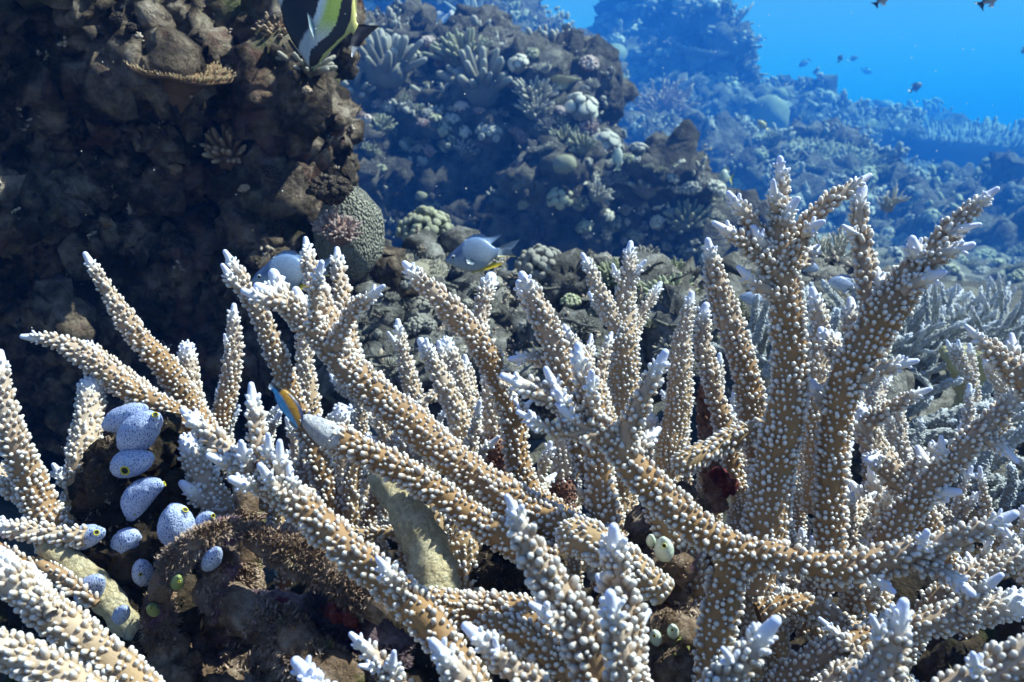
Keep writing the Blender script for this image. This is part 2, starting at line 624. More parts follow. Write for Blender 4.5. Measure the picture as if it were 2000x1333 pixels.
KW, KF = 2.25, 5.0        # the wall and the reef behind it stand farther off than the sketch depths below
rock("reef_boulder", [
    (60, 120, 1.75, 300, 260, 0.34), (250, 60, 1.62, 130, 110, 0.22), (330, 150, 1.60, 95, 75, 0.16),
    (-60, -150, 1.75, 260, 180, 0.35), (-120, 300, 1.7, 330, 330, 0.40), (330, 250, 1.66, 70, 130, 0.14),
    (520, 120, 1.80, 110, 90, 0.20), (570, 220, 1.72, 85, 75, 0.16), (620, 250, 1.74, 38, 55, 0.10),
    (470, 200, 1.85, 130, 130, 0.22), (430, 320, 1.82, 130, 70, 0.18), (540, 380, 1.74, 62, 75, 0.13),
    (300, 420, 2.00, 260, 160, 0.25), (100, 560, 1.95, 260, 130, 0.30), (420, 560, 1.95, 230, 110, 0.25),
    (280, 505, 1.70, 85, 38, 0.10), (115, 625, 1.60, 55, 30, 0.09), 
    (560, 500, 1.68, 60, 50, 0.12), (700, 560, 1.75, 70, 45, 0.15), (420, -40, 1.95, 150, 90, 0.25), (560, 20, 1.9, 90, 90, 0.2),
    (-300, 500, 1.9, 400, 500, 0.5), (300, 700, 2.0, 500, 150, 0.3),
    (-420, -300, 1.7, 400, 500, 0.5)],
    0.0096, [(4.5, 0.045, 'r'), (12, 0.030, 'r'), (24, 0.024, 'w'), (52, 0.016, 'r'), (95, 0.009, 'w'), (160, 0.005, 'r')],
    "huge dark overhanging reef rock with sunlit ridges, filling the upper left corner", M['rock_near'], nod=260, nod_r=0.045, seed=3, far=0.7)

rock("reef_cliff", [
    (700, 200, 3.6, 150, 110, 0.5), (820, 260, 3.6, 200, 165, 0.55), (900, 190, 3.5, 110, 75, 0.35), (980, 330, 3.5, 170, 170, 0.5),
    (1050, 260, 3.4, 90, 95, 0.35), (1120, 330, 3.3, 75, 110, 0.3), (1110, 230, 3.4, 45, 60, 0.2), (860, 430, 3.5, 260, 120, 0.5),
    (1170, 420, 3.1, 110, 90, 0.35), (1270, 450, 2.9, 85, 70, 0.28), (1240, 390, 2.8, 38, 45, 0.12), (1280, 350, 2.8, 28, 40, 0.10),
    (1080, 500, 3.1, 170, 70, 0.4), (1330, 510, 2.9, 90, 55, 0.3), (1060, 440, 2.6, 30, 38, 0.09), (700, 420, 3.4, 160, 160, 0.5)],
    0.016, [(2.5, 0.06, 'r'), (7, 0.045, 'r'), (13, 0.04, 'w'), (28, 0.024, 'r'), (50, 0.014, 'w')],
    "dark blue shadowed reef wall behind the silvery fish, finger corals along its crest", M['rock_mid'], nod=260, nod_r=0.085, seed=5, far=KW)

rock("reef_ridge", [
    (760, 50, 5.2, 150, 90, 0.8), (880, 90, 5.0, 110, 60, 0.6), (975, 75, 5.3, 75, 42, 0.5), (1045, 150, 5.2, 55, 48, 0.5),
    (700, -40, 5.4, 170, 110, 0.8), (1110, 200, 5.2, 80, 70, 0.6), (900, 170, 5.3, 230, 100, 0.7)],
    0.028, [(1.6, 0.08, 'r'), (5, 0.045, 'r'), (10, 0.05, 'w'), (22, 0.035, 'r')],
    "hazy ridge of reef rising behind the dark wall at top centre", M['rock_mid'], nod=120, nod_r=0.06, seed=8, far=KF)

rock("reef_pinnacle", [
    (1228, 40, 8.6, 34, 50, 0.5), (1170, 105, 8.6, 38, 24, 0.5), (1300, 70, 7.8, 36, 34, 0.5), (1365, 85, 7.4, 50, 38, 0.5),
    (1410, 110, 7.3, 34, 38, 0.4), (1440, 150, 7.3, 22, 20, 0.3), (1290, 170, 7.8, 110, 55, 0.7), (1370, 185, 7.6, 66, 52, 0.6),
    (1190, 175, 7.9, 80, 38, 0.6), (1226, 0, 8.6, 30, 40, 0.5), (1270, 265, 7.2, 160, 50, 0.8), (1400, 235, 7.3, 36, 44, 0.4)],
    0.036, [(1.2, 0.09, 'r'), (3.5, 0.07, 'r'), (7, 0.07, 'w'), (16, 0.05, 'r')],
    "tall blue hazy coral pinnacle with a jagged overhang standing against the open water", M['rock_far'], nod=150, nod_r=0.07, seed=11, far=KF)


# reef floor: one sheet out to the horizon
def floor_height(x, y):
    p = np.stack([x, y, np.zeros_like(x)], 1)
    h = np.interp(y, [-4, 0.3, 0.9, 1.6, 3, 6, 10, 15, 24, 36, 60, 170, 420], [-0.6, -0.46, -0.55, -0.52, -0.62, -0.95, -1.4, -1.7, -1.6, -0.9, 1.2, 3.0, 4.0])
    side = np.clip(x / (y + 2.0), -1.5, 1.5)
    h = h - np.clip(side - 0.25, 0, 2) * np.interp(y, [2, 6, 20, 60], [0.05, 0.3, 3.0, 12.0]) + np.clip(-side - 0.1, 0, 2) * np.interp(y, [2, 6, 20, 60], [0.1, 0.8, 2.0, 2.5])
    am = np.interp(y, [0.3, 1, 2, 4, 8, 16, 30], [0.015, 0.03, 0.07, 0.14, 0.28, 0.55, 0.9])

    h = h + am * ridged(p * 0.55, 3, 21) * 0.6 + am * 0.5 * fbm(p * 1.4, 3, 22) + am * 0.35 * (0.6 - worley(p * 1.9, 23)) \
        + 0.020 * ridged(p * 11, 3, 25) * np.clip(y / 1.2, 0.2, 1)
    return h


gy = np.concatenate([np.linspace(-4, 0.3, 14, endpoint=False), np.geomspace(0.25, 420, 300) + 0.05])
gu = np.linspace(-1, 1, 240)
gu = np.sign(gu) * np.abs(gu) ** 1.25
YY, UU = np.meshgrid(gy, gu, indexing='ij')
XX = UU * (np.maximum(YY, 0) * 1.15 + 1.6)
ZZ = floor_height(XX.ravel(), YY.ravel())
V = np.stack([XX.ravel(), YY.ravel(), ZZ], 1)
ny, nx = YY.shape
ii, jj = np.meshgrid(np.arange(ny - 1), np.arange(nx - 1), indexing='ij')
k0 = (ii * nx + jj).ravel()
Qf = np.stack([k0, k0 + 1, k0 + nx + 1, k0 + nx], 1)
link("reef_floor", mesh_np("reef_floor", V, Qf), mat=M['floor'], kind="structure", label="uneven coral reef floor rising gently into the blue distance")
BVH_V.append(V)
BVH_F.append((Qf, np.zeros((0, 3), int)))


def make_bvh():
    vs_, polys, off = [], [], 0
    for V, (Q, Tt) in zip(BVH_V, BVH_F):
        vs_.append(V)
        if Q is not None and len(Q):
            polys += (Q + off).tolist()
        if Tt is not None and len(Tt):
            polys += (Tt + off).tolist()
        off += len(V)
    return BVHTree.FromPolygons(np.vstack(vs_).tolist(), polys)


bvh = make_bvh()
print("rocks", round(time.time() - T0, 1))


def hit(px, py):
    d = P(px, py, 1.0)
    dl = np.linalg.norm(d)
    loc, nor, idx, dist = bvh.ray_cast(Vector((0, 0, 0)), Vector(d / dl))
    if loc is None:
        return None
    loc, nor = np.array(loc), np.array(nor)
    depth = float(loc @ C_F)
    if nor @ d > 0:
        nor = -nor
    return loc, nor, depth

# ------------------------------------------------------------------ coral kinds of the background reef
def fib_dirs(n, r, zmin=-0.15, jit=0.12):
    k = np.arange(n) + 0.5
    z = 1 - (1 - zmin) * k / n
    th = k * 2.399963 + r.uniform(0, 6)
    rr = np.sqrt(np.clip(1 - z * z, 0, 1))
    d = np.stack([rr * np.cos(th), rr * np.sin(th), z], 1) + r.normal(size=(n, 3)) * jit
    return d / np.linalg.norm(d, axis=1)[:, None]


F_TM = capsule(6, 2, 1.0, 0.72)
F_A = np.clip(F_TM[0][:, 2] * 1.3 - 0.35, 0, 1)
FN_TM = capsule(8, 4, 1.0, 0.75)
FN_A = np.clip(FN_TM[0][:, 2] * 1.3 - 0.3, 0, 1)


def dome_geo(r, sx=0.5, sz=0.4, lump=0.05, fr=3.0, seed=0):
    V = ICO_V * np.array([sx, sx, sz])
    V = V + ICO_V * (lump * fbm(ICO_V * fr + seed * 3.1, 3, seed))[:, None]
    return V


def finger_parts(seed, n=70, length=0.34, rad=0.045, zmin=0.0, flat=0.75, fork=0):
    """positions/directions of fingers on a unit-wide cushion"""
    r = np.random.default_rng(seed)
    d = fib_dirs(n, r, zmin)
    bump_ = 1 + 0.22 * vnoise(d * 2.1 + seed, seed)
    pos = d * np.array([0.26, 0.26, 0.2 * flat]) * bump_[:, None]
    dv = d * np.array([1, 1, flat]) + np.array([0, 0, 0.35])
    ln = length * r.uniform(0.65, 1.15, n) * bump_
    rd = rad * r.uniform(0.8, 1.25, n)
    if fork:
        p2, d2, l2, r2 = [pos], [dv], [ln], [rd]
        for q in range(fork):
            dd = dv / np.linalg.norm(dv, axis=1)[:, None]
            tip = pos + dd * (ln * r.uniform(0.35, 0.8, n))[:, None]
            nv = dd + r.normal(size=(n, 3)) * 0.55
            p2.append(tip); d2.append(nv); l2.append(ln * r.uniform(0.3, 0.5, n)); r2.append(rd * 0.8)
        pos, dv, ln, rd = np.vstack(p2), np.vstack(d2), np.concatenate(l2), np.concatenate(r2)
    return pos, dv, rd, ln


def m_finger(seed, **kw):
    r = np.random.default_rng(seed)
    mb = MB()
    mb.add(dome_geo(r, 0.30, 0.24, 0.05, 3, seed), None, ICO_F)
    pos, dv, rd, ln = finger_parts(seed, **kw)
    Vk, Qk, Tk = stamp(F_TM, pos, dv, rd, ln)
    mb.add(Vk, Qk, Tk, np.tile(F_A, len(pos)))
    return mb.mesh("finger_coral")


def m_lobe(seed, n=60, rad=0.085):
    r = np.random.default_rng(seed)
    mb = MB()
    mb.add(dome_geo(r, 0.36, 0.30, 0.06, 3, seed), None, ICO_F)
    d = fib_dirs(n, r, -0.05, 0.1)
    pos = d * np.array([0.30, 0.30, 0.24]) * (1 + 0.2 * vnoise(d * 2 + seed, seed))[:, None]
    tm = capsule(7, 2, 0.8, 1.05)
    Vk, Qk, Tk = stamp(tm, pos, d + np.array([0, 0, .2]), rad * r.uniform(0.75, 1.3, n), 0.19 * r.uniform(0.7, 1.3, n))
    mb.add(Vk, Qk, Tk, np.tile(np.clip(tm[0][:, 2] * 1.2 - .2, 0, 1), n))
    return mb.mesh("lobed_coral")


def table_parts(seed, flare=0.20, n=620):
    r = np.random.default_rng(seed)
    ns, nr = 40, 8
    th = np.arange(ns) * 2 * math.pi / ns
    edge = 0.5 * (1 + 0.16 * np.array([vnoise(np.array([[math.cos(t) * 1.6 + seed, math.sin(t) * 1.6, seed * .7]]), seed)[0] for t in th]))
    fr_ = np.linspace(0.1, 1, nr)
    zt = flare * (fr_ ** 0.8)
    top = np.stack([np.cos(th)[None] * edge[None] * fr_[:, None], np.sin(th)[None] * edge[None] * fr_[:, None], np.repeat(zt[:, None], ns, 1)], -1)
    bot = top.copy()
    bot[..., 2] -= (0.035 + 0.05 * (1 - fr_))[:, None]
    bot[..., :2] *= 0.985
    nz = vnoise(top.reshape(-1, 3) * 5 + seed, seed).reshape(nr, ns) * 0.02
    top[..., 2] += nz
    bot[..., 2] += nz
    grid = np.concatenate([top, bot[::-1]], 0).reshape(-1, 3)
    n2 = nr * 2
    j = np.arange(ns)
    jn = (j + 1) % ns
    i = np.arange(n2 - 1)[:, None] * ns
    Q = np.stack([i + j, i + jn, i + ns + jn, i + ns + j], -1).reshape(-1, 4)
    plate = (grid, Q[:, ::-1])
    # fingerlets on the upper face and the rim
    rr = np.sqrt(r.uniform(0.02, 1.0, n))
    tt = r.uniform(0, 2 * math.pi, n)
    e = np.interp(tt, np.append(th, 2 * math.pi), np.append(edge, edge[0]))
    pos = np.stack([np.cos(tt) * e * rr, np.sin(tt) * e * rr, flare * rr ** .8 - 0.01], 1)
    dv = np.stack([np.cos(tt) * rr * .7, np.sin(tt) * rr * .7, np.ones(n)], 1) + r.normal(size=(n, 3)) * .18
    rd = 0.0105 * r.uniform(.8, 1.3, n)
    ln = 0.058 * r.uniform(.5, 1.4, n)
    st = tube(np.array([[0, 0, -.30], [0, 0, -.12], [0, 0, flare * .45]]) + r.normal(size=(3, 3)) * .012, np.array([.13, .19, .33]), 12)
    return plate, (pos, dv, rd, ln), st


def m_bush(seed, n=46, rad=0.020):
    """thin branching bush"""
    r = np.random.default_rng(seed)
    mb = MB()
    mb.add(dome_geo(r, 0.14, 0.12, 0.03, 3, seed), None, ICO_F)
    d = fib_dirs(n, r, 0.05, 0.15)
    p, dv, rd, ln = [d * .08], [d + np.array([0, 0, .3])], [np.full(n, rad)], [r.uniform(.22, .36, n)]
    for lev in range(2):
        dd = dv[-1] / np.linalg.norm(dv[-1], axis=1)[:, None]
        for q in range(2):
            tip = p[lev * 2 if lev else 0][:n] if False else p[-1 - q * 0]
            base = p[-1]
        m = len(p[-1])
        tp = p[-1] + dd * (ln[-1] * r.uniform(.55, .95, m))[:, None]
        tp = np.vstack([tp, p[-1] + dd * (ln[-1] * r.uniform(.45, .85, m))[:, None]])
        nv = np.vstack([dd, dd]) + r.normal(size=(2 * m, 3)) * .45 + np.array([0, 0, .12])
        p.append(tp); dv.append(nv); rd.append(np.tile(rd[-1], 2) * .82); ln.append(np.tile(ln[-1], 2) * r.uniform(.35, .6, 2 * m))
    tm = capsule(5, 1, 1.0, .7)
    A = [np.tile(np.clip(tm[0][:, 2] * .6, 0, 1) + .0, len(p[0])), np.tile(tm[0][:, 2] * .5 + .2, len(p[1])), np.tile(tm[0][:, 2] * .6 + .4, len(p[2]))]
    for k in range(3):
        Vk, Qk, Tk = stamp(tm, p[k], dv[k], rd[k], ln[k])
        mb.add(Vk, Qk, Tk, A[k])
    return mb.mesh("bushy_coral")


def m_dome(seed, sz=.42):
    V = np.repeat(ICO_V, 1, 0)
    r = np.random.default_rng(seed)
    V = ICO_V * np.array([.5, .5, sz]) + ICO_V * (.045 * fbm(ICO_V * 2.2 + seed, 3, seed))[:, None]
    mb = MB()
    mb.add(V, None, ICO_F, np.full(len(V), .35))
    return mb.mesh("massive_coral")


def m_antler(seed, n=14, rad=.034):
    r = np.random.default_rng(seed)
    mb = MB()
    mb.add(dome_geo(r, .16, .12, .03, 3, seed), None, ICO_F)
    d = fib_dirs(n, r, .05, .2)
    for k in range(n):
        L = r.uniform(.35, .55)
        pts = [np.zeros(3)]
        v = d[k] + np.array([0, 0, .1])
        for q in range(4):
            v = v / np.linalg.norm(v) + r.normal(size=3) * .22 + np.array([0, 0, .1])
            pts.append(pts[-1] + v / np.linalg.norm(v) * L / 4)
        path = catmull(pts, .03)
        rd = np.linspace(rad, rad * .55, len(path))
        rd[-1] *= .6
        Vv, Qq, Tt = tube(path, rd, 6)
        mb.add(Vv, Qq, Tt, np.concatenate([np.repeat(np.linspace(0, 1, len(path)), 6), [1, 0]]))
        if r.random() < .8:
            i = int(len(path) * r.uniform(.4, .7))
            v2 = (path[-1] - path[i]) / np.linalg.norm(path[-1] - path[i]) + r.normal(size=3) * .6
            p2 = np.array([path[i], path[i] + v2 * .08, path[i] + v2 * .16])
            Vv, Qq, Tt = tube(p2, np.array([rad * .75, rad * .65, rad * .35]), 6)
            mb.add(Vv, Qq, Tt, np.concatenate([np.repeat([.3, .7, 1], 6), [1, 0]]))
    return mb.mesh("antler_coral")


KIND_MESH = {
    'finger': [m_finger(100 + k, n=64) for k in range(3)],
    'fine': [m_finger(110 + k, n=95, length=.24, rad=.03, fork=1) for k in range(2)],
    'pillar': [m_finger(120 + k, n=30, length=.36, rad=.062, zmin=.1, flat=1.0) for k in range(3)],
    'lobe': [m_lobe(130 + k) for k in range(3)],
    'bush': [m_bush(140 + k) for k in range(3)],
    'dome': [m_dome(150 + k) for k in range(3)],
    'antler': [m_antler(160 + k) for k in range(2)],
    'knob': [m_lobe(170 + k, 16, .15) for k in range(3)],
}
KIND_NAME = {'finger': 'finger_coral', 'fine': 'bushy_finger_coral', 'pillar': 'pillar_coral', 'lobe': 'lobed_coral', 'bush': 'branching_coral',
             'dome': 'massive_coral', 'antler': 'antler_coral', 'knob': 'knobbly_coral', 'table': 'table_coral'}
TABLES = []
for k in range(3):
    plate, fing, st = table_parts(180 + k, flare=(.16, .26, .08)[k])
    mp = mesh_np("plate", plate[0], plate[1], attrs={"tip": np.zeros(len(plate[0]))})
    Vk, Qk, Tk = stamp(capsule(5, 1, 1.0, .75), *fing)
    tm_a = np.clip(capsule(5, 1, 1.0, .75)[0][:, 2] * 1.2 - .1, 0, 1)
    mf = mesh_np("fingerlets", Vk, Qk, Tk, attrs={"tip": np.tile(tm_a, len(fing[0]))})
    ms = mesh_np("stalk", *st, attrs={"tip": np.zeros(len(st[0]))})
    TABLES.append((mp, mf, ms))
MESH_MAT = {}


def with_mat(me, mat):
    """shared mesh with an empty slot; the material sits on the object"""
    if len(me.materials) == 0:
        me.materials.append(None)
    return me


def set_mat(o, mat):
    o.material_slots[0].link = 'OBJECT'
    o.material_slots[0].material = mat


def orient(up, spin):
    z = np.array(up, float)
    z /= np.linalg.norm(z)
    R = basis_from(z[None])[0]
    c, s = math.cos(spin), math.sin(spin)
    return R @ np.array([[c, -s, 0], [s, c, 0], [0, 0, 1]])


def put(kind, loc, up, width, matk, label, spin=None, stretch=(1, 1, 1), group=None, near=False, sink=0.06, seed=None):
    """one coral standing at loc"""
    r = np.random.default_rng(int(abs(loc[0] * 7919 + loc[1] * 104729 + loc[2] * 1299709) * 100) % (2 ** 31) if seed is None else seed)
    spin = r.uniform(0, 6.28) if spin is None else spin
    R = orient(up, spin)
    sc = np.array(stretch) * width
    Mx = np.eye(4)
    Mx[:3, :3] = R * sc[None, :]
    Mx[:3, 3] = np.array(loc) - R[:, 2] * width * sink
    mat = M[matk]
    if kind == 'table':
        mp, mf, ms = TABLES[int(r.integers(3))]
        ro = link(KIND_NAME[kind], None, label=label, cat="coral", group=group)
        ro.matrix_world = Matrix(Mx.tolist())
        for nm, me in (("plate", mp), ("fingerlets", mf), ("stalk", ms)):
            o = link(nm, with_mat(me, mat), parent=ro)
            set_mat(o, mat)
            if nm == "fingerlets":
                o["kind"] = "stuff"
            o.location = (0, 0, .22)
        return ro
    if near:
        # fingers as parts of their own
        ro = link(KIND_NAME[kind], None, label=label, cat="coral", group=group)
        ro.matrix_world = Matrix(Mx.tolist())
        rb = np.random.default_rng(5)
        Vd = dome_geo(rb, .30, .24, .05, 3, 3)
        link("base", mesh_np("base", Vd, None, ICO_F, attrs={"tip": np.zeros(len(Vd))}), parent=ro, mat=mat)
        if kind == 'lobe':
            n = 70
            d = fib_dirs(n, r, -.05, .08)
            pos, dv, rd, ln = d * np.array([.30, .30, .26]), d, .075 * r.uniform(.75, 1.25, n), .19 * r.uniform(.8, 1.2, n)
            tm = capsule(8, 2, .8, 1.08)
        else:
            kw = dict(finger=dict(n=64, length=.30, rad=.046), fine=dict(n=80, length=.26, rad=.034, fork=1), pillar=dict(n=40, length=.34, rad=.055))[kind]
            pos, dv, rd, ln = finger_parts(int(r.integers(1e6)), **kw)
            tm = FN_TM
        key = ('near', kind, matk)
        if key not in MESH_MAT:
            me = mesh_np("finger", *tm, attrs={"tip": np.clip(tm[0][:, 2] * 1.3 - .3, 0, 1)})
            me.materials.append(mat)
            MESH_MAT[key] = me
        me = MESH_MAT[key]
        Rb = basis_from(dv)
        for k in range(len(pos)):
            o = bpy.data.objects.new("lobe" if kind == 'lobe' else "finger", me)
            col.objects.link(o)
            o.parent = ro
            m4 = np.eye(4)
            m4[:3, 0], m4[:3, 1], m4[:3, 2], m4[:3, 3] = Rb[k][:, 0] * rd[k], Rb[k][:, 1] * rd[k], Rb[k][:, 2] * ln[k], pos[k]
            o.matrix_local = Matrix(m4.tolist())
        return ro
    me = with_mat(KIND_MESH[kind][int(r.integers(len(KIND_MESH[kind])))], mat)
    ro = link(KIND_NAME[kind], me, label=label, cat="coral", group=group)
    set_mat(ro, mat)
    ro.matrix_world = Matrix(Mx.tolist())
    return ro


PLACED = []


def plant(kind, px, py, wpx, matk, label, d=None, tilt=None, near=False, stretch=(1, 1, 1), dmax=99, spin=None, seed=None, nrm=0.5):
    """stand a coral on the reef where the sight line through (px, py) meets it"""
    h = hit(px, py) if d is None else None
    if h is None:
        dd = d or 6.0
        dd = dd if dd < 2.2 else dd * (KF if dd > 3.9 else KW)
        if px < 720:             # on the overhanging rock
            h2 = hit(px, py)
            dd = min(dd * .7, h2[2] + (.026 if kind == 'table' else .015)) if h2 else dd * .7
        loc, nor, dep = P(px, py, dd), np.array([0, 0, 1.0]), dd
    else:
        loc, nor, dep = h
    up = np.array([0, 0, 1.0]) * (1 - nrm) + nor * nrm if tilt is None else np.array(tilt, float)
    if kind == 'table':      # the given pixel is the plate, the stalk goes down from there
        loc = loc - up / np.linalg.norm(up) * (.34 * wpx * dep / FPX)
    PLACED.append((px, py, wpx))
    return put(kind, loc, up, wpx * dep / FPX, matk, label, stretch=stretch, near=near, spin=spin, seed=seed)


# ---- outcrops on the right-hand slope
rock("reef_terrace", [(1230, 330, 5.0, 110, 45, .5), (1330, 320, 5.2, 120, 42, .5), (1450, 330, 5.4, 90, 45, .5), (1300, 390, 4.8, 150, 50, .5), (1420, 400, 4.6, 110, 60, .5), (1500, 380, 4.8, 80, 50, .4)],
     .028, [(2, .07, 'r'), (6, .05, 'r'), (11, .055, 'w'), (24, .035, 'r')], "stepped blue-grey reef terrace crowded with corals right of the dark wall", M['rock_mid'], nod=90, nod_r=.07, seed=31, far=KF)
rock("reef_mound", [(1610, 360, 4.8, 120, 70, .5), (1540, 400, 4.6, 80, 60, .4), (1690, 410, 4.5, 80, 60, .4), (1620, 440, 4.2, 130, 60, .4)],
     .028, [(2, .07, 'r'), (6, .05, 'r'), (11, .055, 'w'), (24, .035, 'r')], "rounded reef mound under the big table coral behind the tall staghorn tip", M['rock_mid'], nod=70, nod_r=.07, seed=32, far=KF)
rock("reef_mound", [(1490, 255, 7.6, 60, 36, .6), (1590, 268, 8.2, 80, 34, .7), (1550, 225, 8.4, 44, 28, .5), (1670, 290, 8.5, 80, 30, .7), (1570, 310, 7.4, 110, 34, .6)],
     .040, [(1.4, .1, 'r'), (4, .07, 'r'), (8, .07, 'w'), (18, .05, 'r')], "hazy reef mound below the pinnacle with rounded coral heads", M['rock_far'], nod=80, nod_r=.10, seed=33, far=KF)
rock("reef_mound", [(1790, 300, 11, 100, 28, 1.0), (1900, 318, 10, 120, 26, 1.0), (1710, 275, 12, 70, 26, 1.0), (2010, 315, 10, 100, 30, 1.), (1770, 262, 14, 56, 18, 1.0), (1900, 356, 8.5, 180, 32, .8)],
     .055, [(1.0, .09, 'r'), (3, .08, 'r'), (6, .09, 'w'), (14, .06, 'r')], "far reef edge dissolving into blue haze at the right", M['rock_far'], nod=90, nod_r=.13, seed=34, far=KF)
rock("reef_mound", [(1870, 420, 5.2, 110, 50, .5), (1960, 470, 4.6, 110, 60, .5), (1780, 450, 4.6, 80, 50, .4), (1900, 520, 4.0, 170, 60, .5), (2050, 400, 5.5, 90, 70, .5)],
     .03, [(2, .07, 'r'), (6, .05, 'r'), (11, .055, 'w'), (24, .035, 'r')], "dark reef mound at the right edge above the staghorn thicket", M['rock_mid'], nod=80, nod_r=.08, seed=35, far=KF)
rock("reef_boulder", [(690, 560, 1.55, 60, 40, .10), (770, 620, 1.30, 70, 40, .09), (700, 650, 1.20, 60, 45, .08), (870, 560, 1.7, 90, 40, .12), (960, 640, 1.35, 90, 40, .10), (800, 720, 1.1, 110, 40, .1), (1000, 740, 1.1, 120, 40, .1)],
     .008, [(8, .025, 'r'), (22, .020, 'r'), (40, .014, 'w'), (90, .008, 'r')], "low rubble-strewn rock in the middle distance under the silvery fish", M['rubble'], nod=140, nod_r=.022, seed=36)
rock("reef_boulder", [(1130, 590, 1.5, 90, 40, .12), (1250, 620, 1.35, 90, 45, .1), (1330, 660, 1.2, 90, 50, .1), (1060, 580, 1.55, 60, 38, .1), (1200, 700, 1.2, 120, 45, .1), (1420, 640, 1.3, 70, 50, .1), (1620, 600, 1.6, 110, 50, .15), (1530, 640, 1.4, 90, 50, .12)],
     .009, [(8, .025, 'r'), (22, .020, 'r'), (40, .014, 'w'), (90, .008, 'r')], "coral-covered low rock in the middle distance right of centre", M['rubble'], nod=140, nod_r=.024, seed=37)
rock("reef_boulder", [(1880, 800, 1.28, 230, 60, .16), (1760, 850, 1.1, 120, 60, .1), (1640, 800, .98, 90, 70, .08), (1500, 830, .92, 90, 60, .07), (2000, 880, 1.1, 160, 80, .12), (1880, 960, .8, 160, 60, .07)],
     .009, [(10, .02, 'r'), (26, .014, 'r'), (50, .010, 'w'), (110, .005, 'r')], "dark low rock that the grey staghorn thickets grow on at the right", M['rubble'], nod=80, nod_r=.02, seed=38)
bvh = make_bvh()


def growth(prefix, n, lpx, mats, seed, upmin=-.15):
    """small knobs and stubs crusting a rock: too many and too small to count"""
    a4 = np.arange(5) * 2 * math.pi / 5
    tm = (np.vstack([np.stack([np.cos(a4) * q, np.sin(a4) * q, np.full(5, z)], 1) for z, q in ((0, 1.), (.72, .85))] + [np.array([[0, 0, 1.]])]),
          np.array([[k, (k + 1) % 5, 5 + (k + 1) % 5, 5 + k] for k in range(5)]), np.array([[5 + k, 5 + (k + 1) % 5, 10] for k in range(5)]))
    ta = np.clip(tm[0][:, 2] * 1.2 - .15, 0, 1)
    r = np.random.default_rng(seed)
    for ob in [o for o in scene.objects if o.type == 'MESH' and o.name.split('.')[0] == prefix]:
        me = ob.data
        co = np.empty(len(me.vertices) * 3, dtype=np.float32)
        me.vertices.foreach_get("co", co)
        no = np.empty(len(me.vertices) * 3, dtype=np.float32)
        me.vertices.foreach_get("normal", no)
        co, no = co.reshape(-1, 3).astype(float), no.reshape(-1, 3).astype(float)
        w = co + np.array(ob.location)
        dep = w @ C_F
        sx, sy = 1000 + FPX * (w @ C_R) / dep, 666.5 - FPX * (w @ C_U) / dep
        facing = (no * w).sum(1) < .2 * np.linalg.norm(w, axis=1)
        ok = np.nonzero((dep > .3) & facing & (sx > -150) & (sx < 2150) & (sy > -120) & (sy < 900) & (no[:, 2] > upmin) & (vnoise(w * (22.0 / np.median(dep)), seed) > -.2))[0]
        if len(ok) < 50:
            continue
        # clumps: a seed vertex and its neighbours in space
        m = n // 6
        i = np.repeat(r.choice(ok, m), 6)
        px_m = dep[i] / FPX
        p = co[i] + r.normal(size=(len(i), 3)) * (px_m * lpx * .55)[:, None]
        d = no[i] + r.normal(size=(len(i), 3)) * .55 + np.array([0, 0, .35])
        L = lpx * px_m * np.repeat(r.uniform(.5, 1.5, m), 6) * r.uniform(.6, 1.2, len(i))
        Vk, Qk, Tk = stamp(tm, p - no[i] * (L * .25)[:, None], d, L * r.uniform(.20, .38, len(i)), L)
        link("encrusting_growth", mesh_np("encrusting_growth", Vk, Qk, Tk, attrs={"tip": np.tile(ta, len(i))}), parent=ob, mat=M[mats[int(r.integers(len(mats)))]], kind="stuff")


growth("reef_cliff", 2500, 15, ['c_grey'], 1)
growth("reef_ridge", 1500, 15, ['c_olive'], 2)
growth("reef_pinnacle", 1500, 13, ['c_grey'], 3)
growth("reef_terrace", 1800, 13, ['c_grey'], 4)
growth("reef_floor", 2400, 13, ['c_grey'], 9, -1)
growth("reef_mound", 1500, 13, ['c_olive', 'c_grey'], 5)

# ---- corals that can be told apart one by one
Z = (0, 0, 1)
plant('table', 348, 128, 178, 'c_brown', "brown table coral jutting from the sunlit ridge of the overhanging rock", d=1.8, tilt=(.24, -.30, 1), seed=2, stretch=(1.1, .9, 1.0))
plant('finger', 452, 292, 128, 'c_tan', "tan finger coral growing from the dark rock below the brown table coral", d=1.62, tilt=(.35, -.45, .9), near=True, stretch=(1.1, 1, .9))
plant('finger', 540, 62, 84, 'c_tan', "tan finger coral on the rock just left of the black and yellow fish", d=1.62, tilt=(.2, -.4, 1), near=True)
plant('pillar', 600, 128, 110, 'c_cream', "cream stubby coral under the tail end of the black and yellow fish", d=1.64, tilt=(.3, -.3, 1), near=True)
plant('fine', 662, 450, 92, 'c_pink', "pinkish fine-fingered coral in front of the brain coral", d=1.50, tilt=(.15, -.5, 1), near=True)
o = plant('dome', 682, 448, 150, 'brain', "large grey-green brain coral boulder with a pitted surface", d=1.60, tilt=(.05, 0, 1), stretch=(.92, .9, 1.5), seed=4)
plant('lobe', 645, 372, 88, 'rock_near', "small dark rounded lump sitting on top of the brain coral", d=1.48, tilt=Z, stretch=(1, 1, .9), seed=5)
plant('lobe', 832, 452, 118, 'c_olive', "dusky lobed coral head behind the dead branches", d=2.1, tilt=(0, -.3, 1), near=True)
plant('lobe', 1058, 522, 108, 'c_grey', "pale cauliflower coral of rounded knobs right of the silvery fish's tail", d=1.42, tilt=(0, -.35, 1), near=True)
plant('table', 815, 512, 130, 'c_cream', "small cream table coral left of the silvery fish", d=1.5, tilt=(.15, -.35, 1))
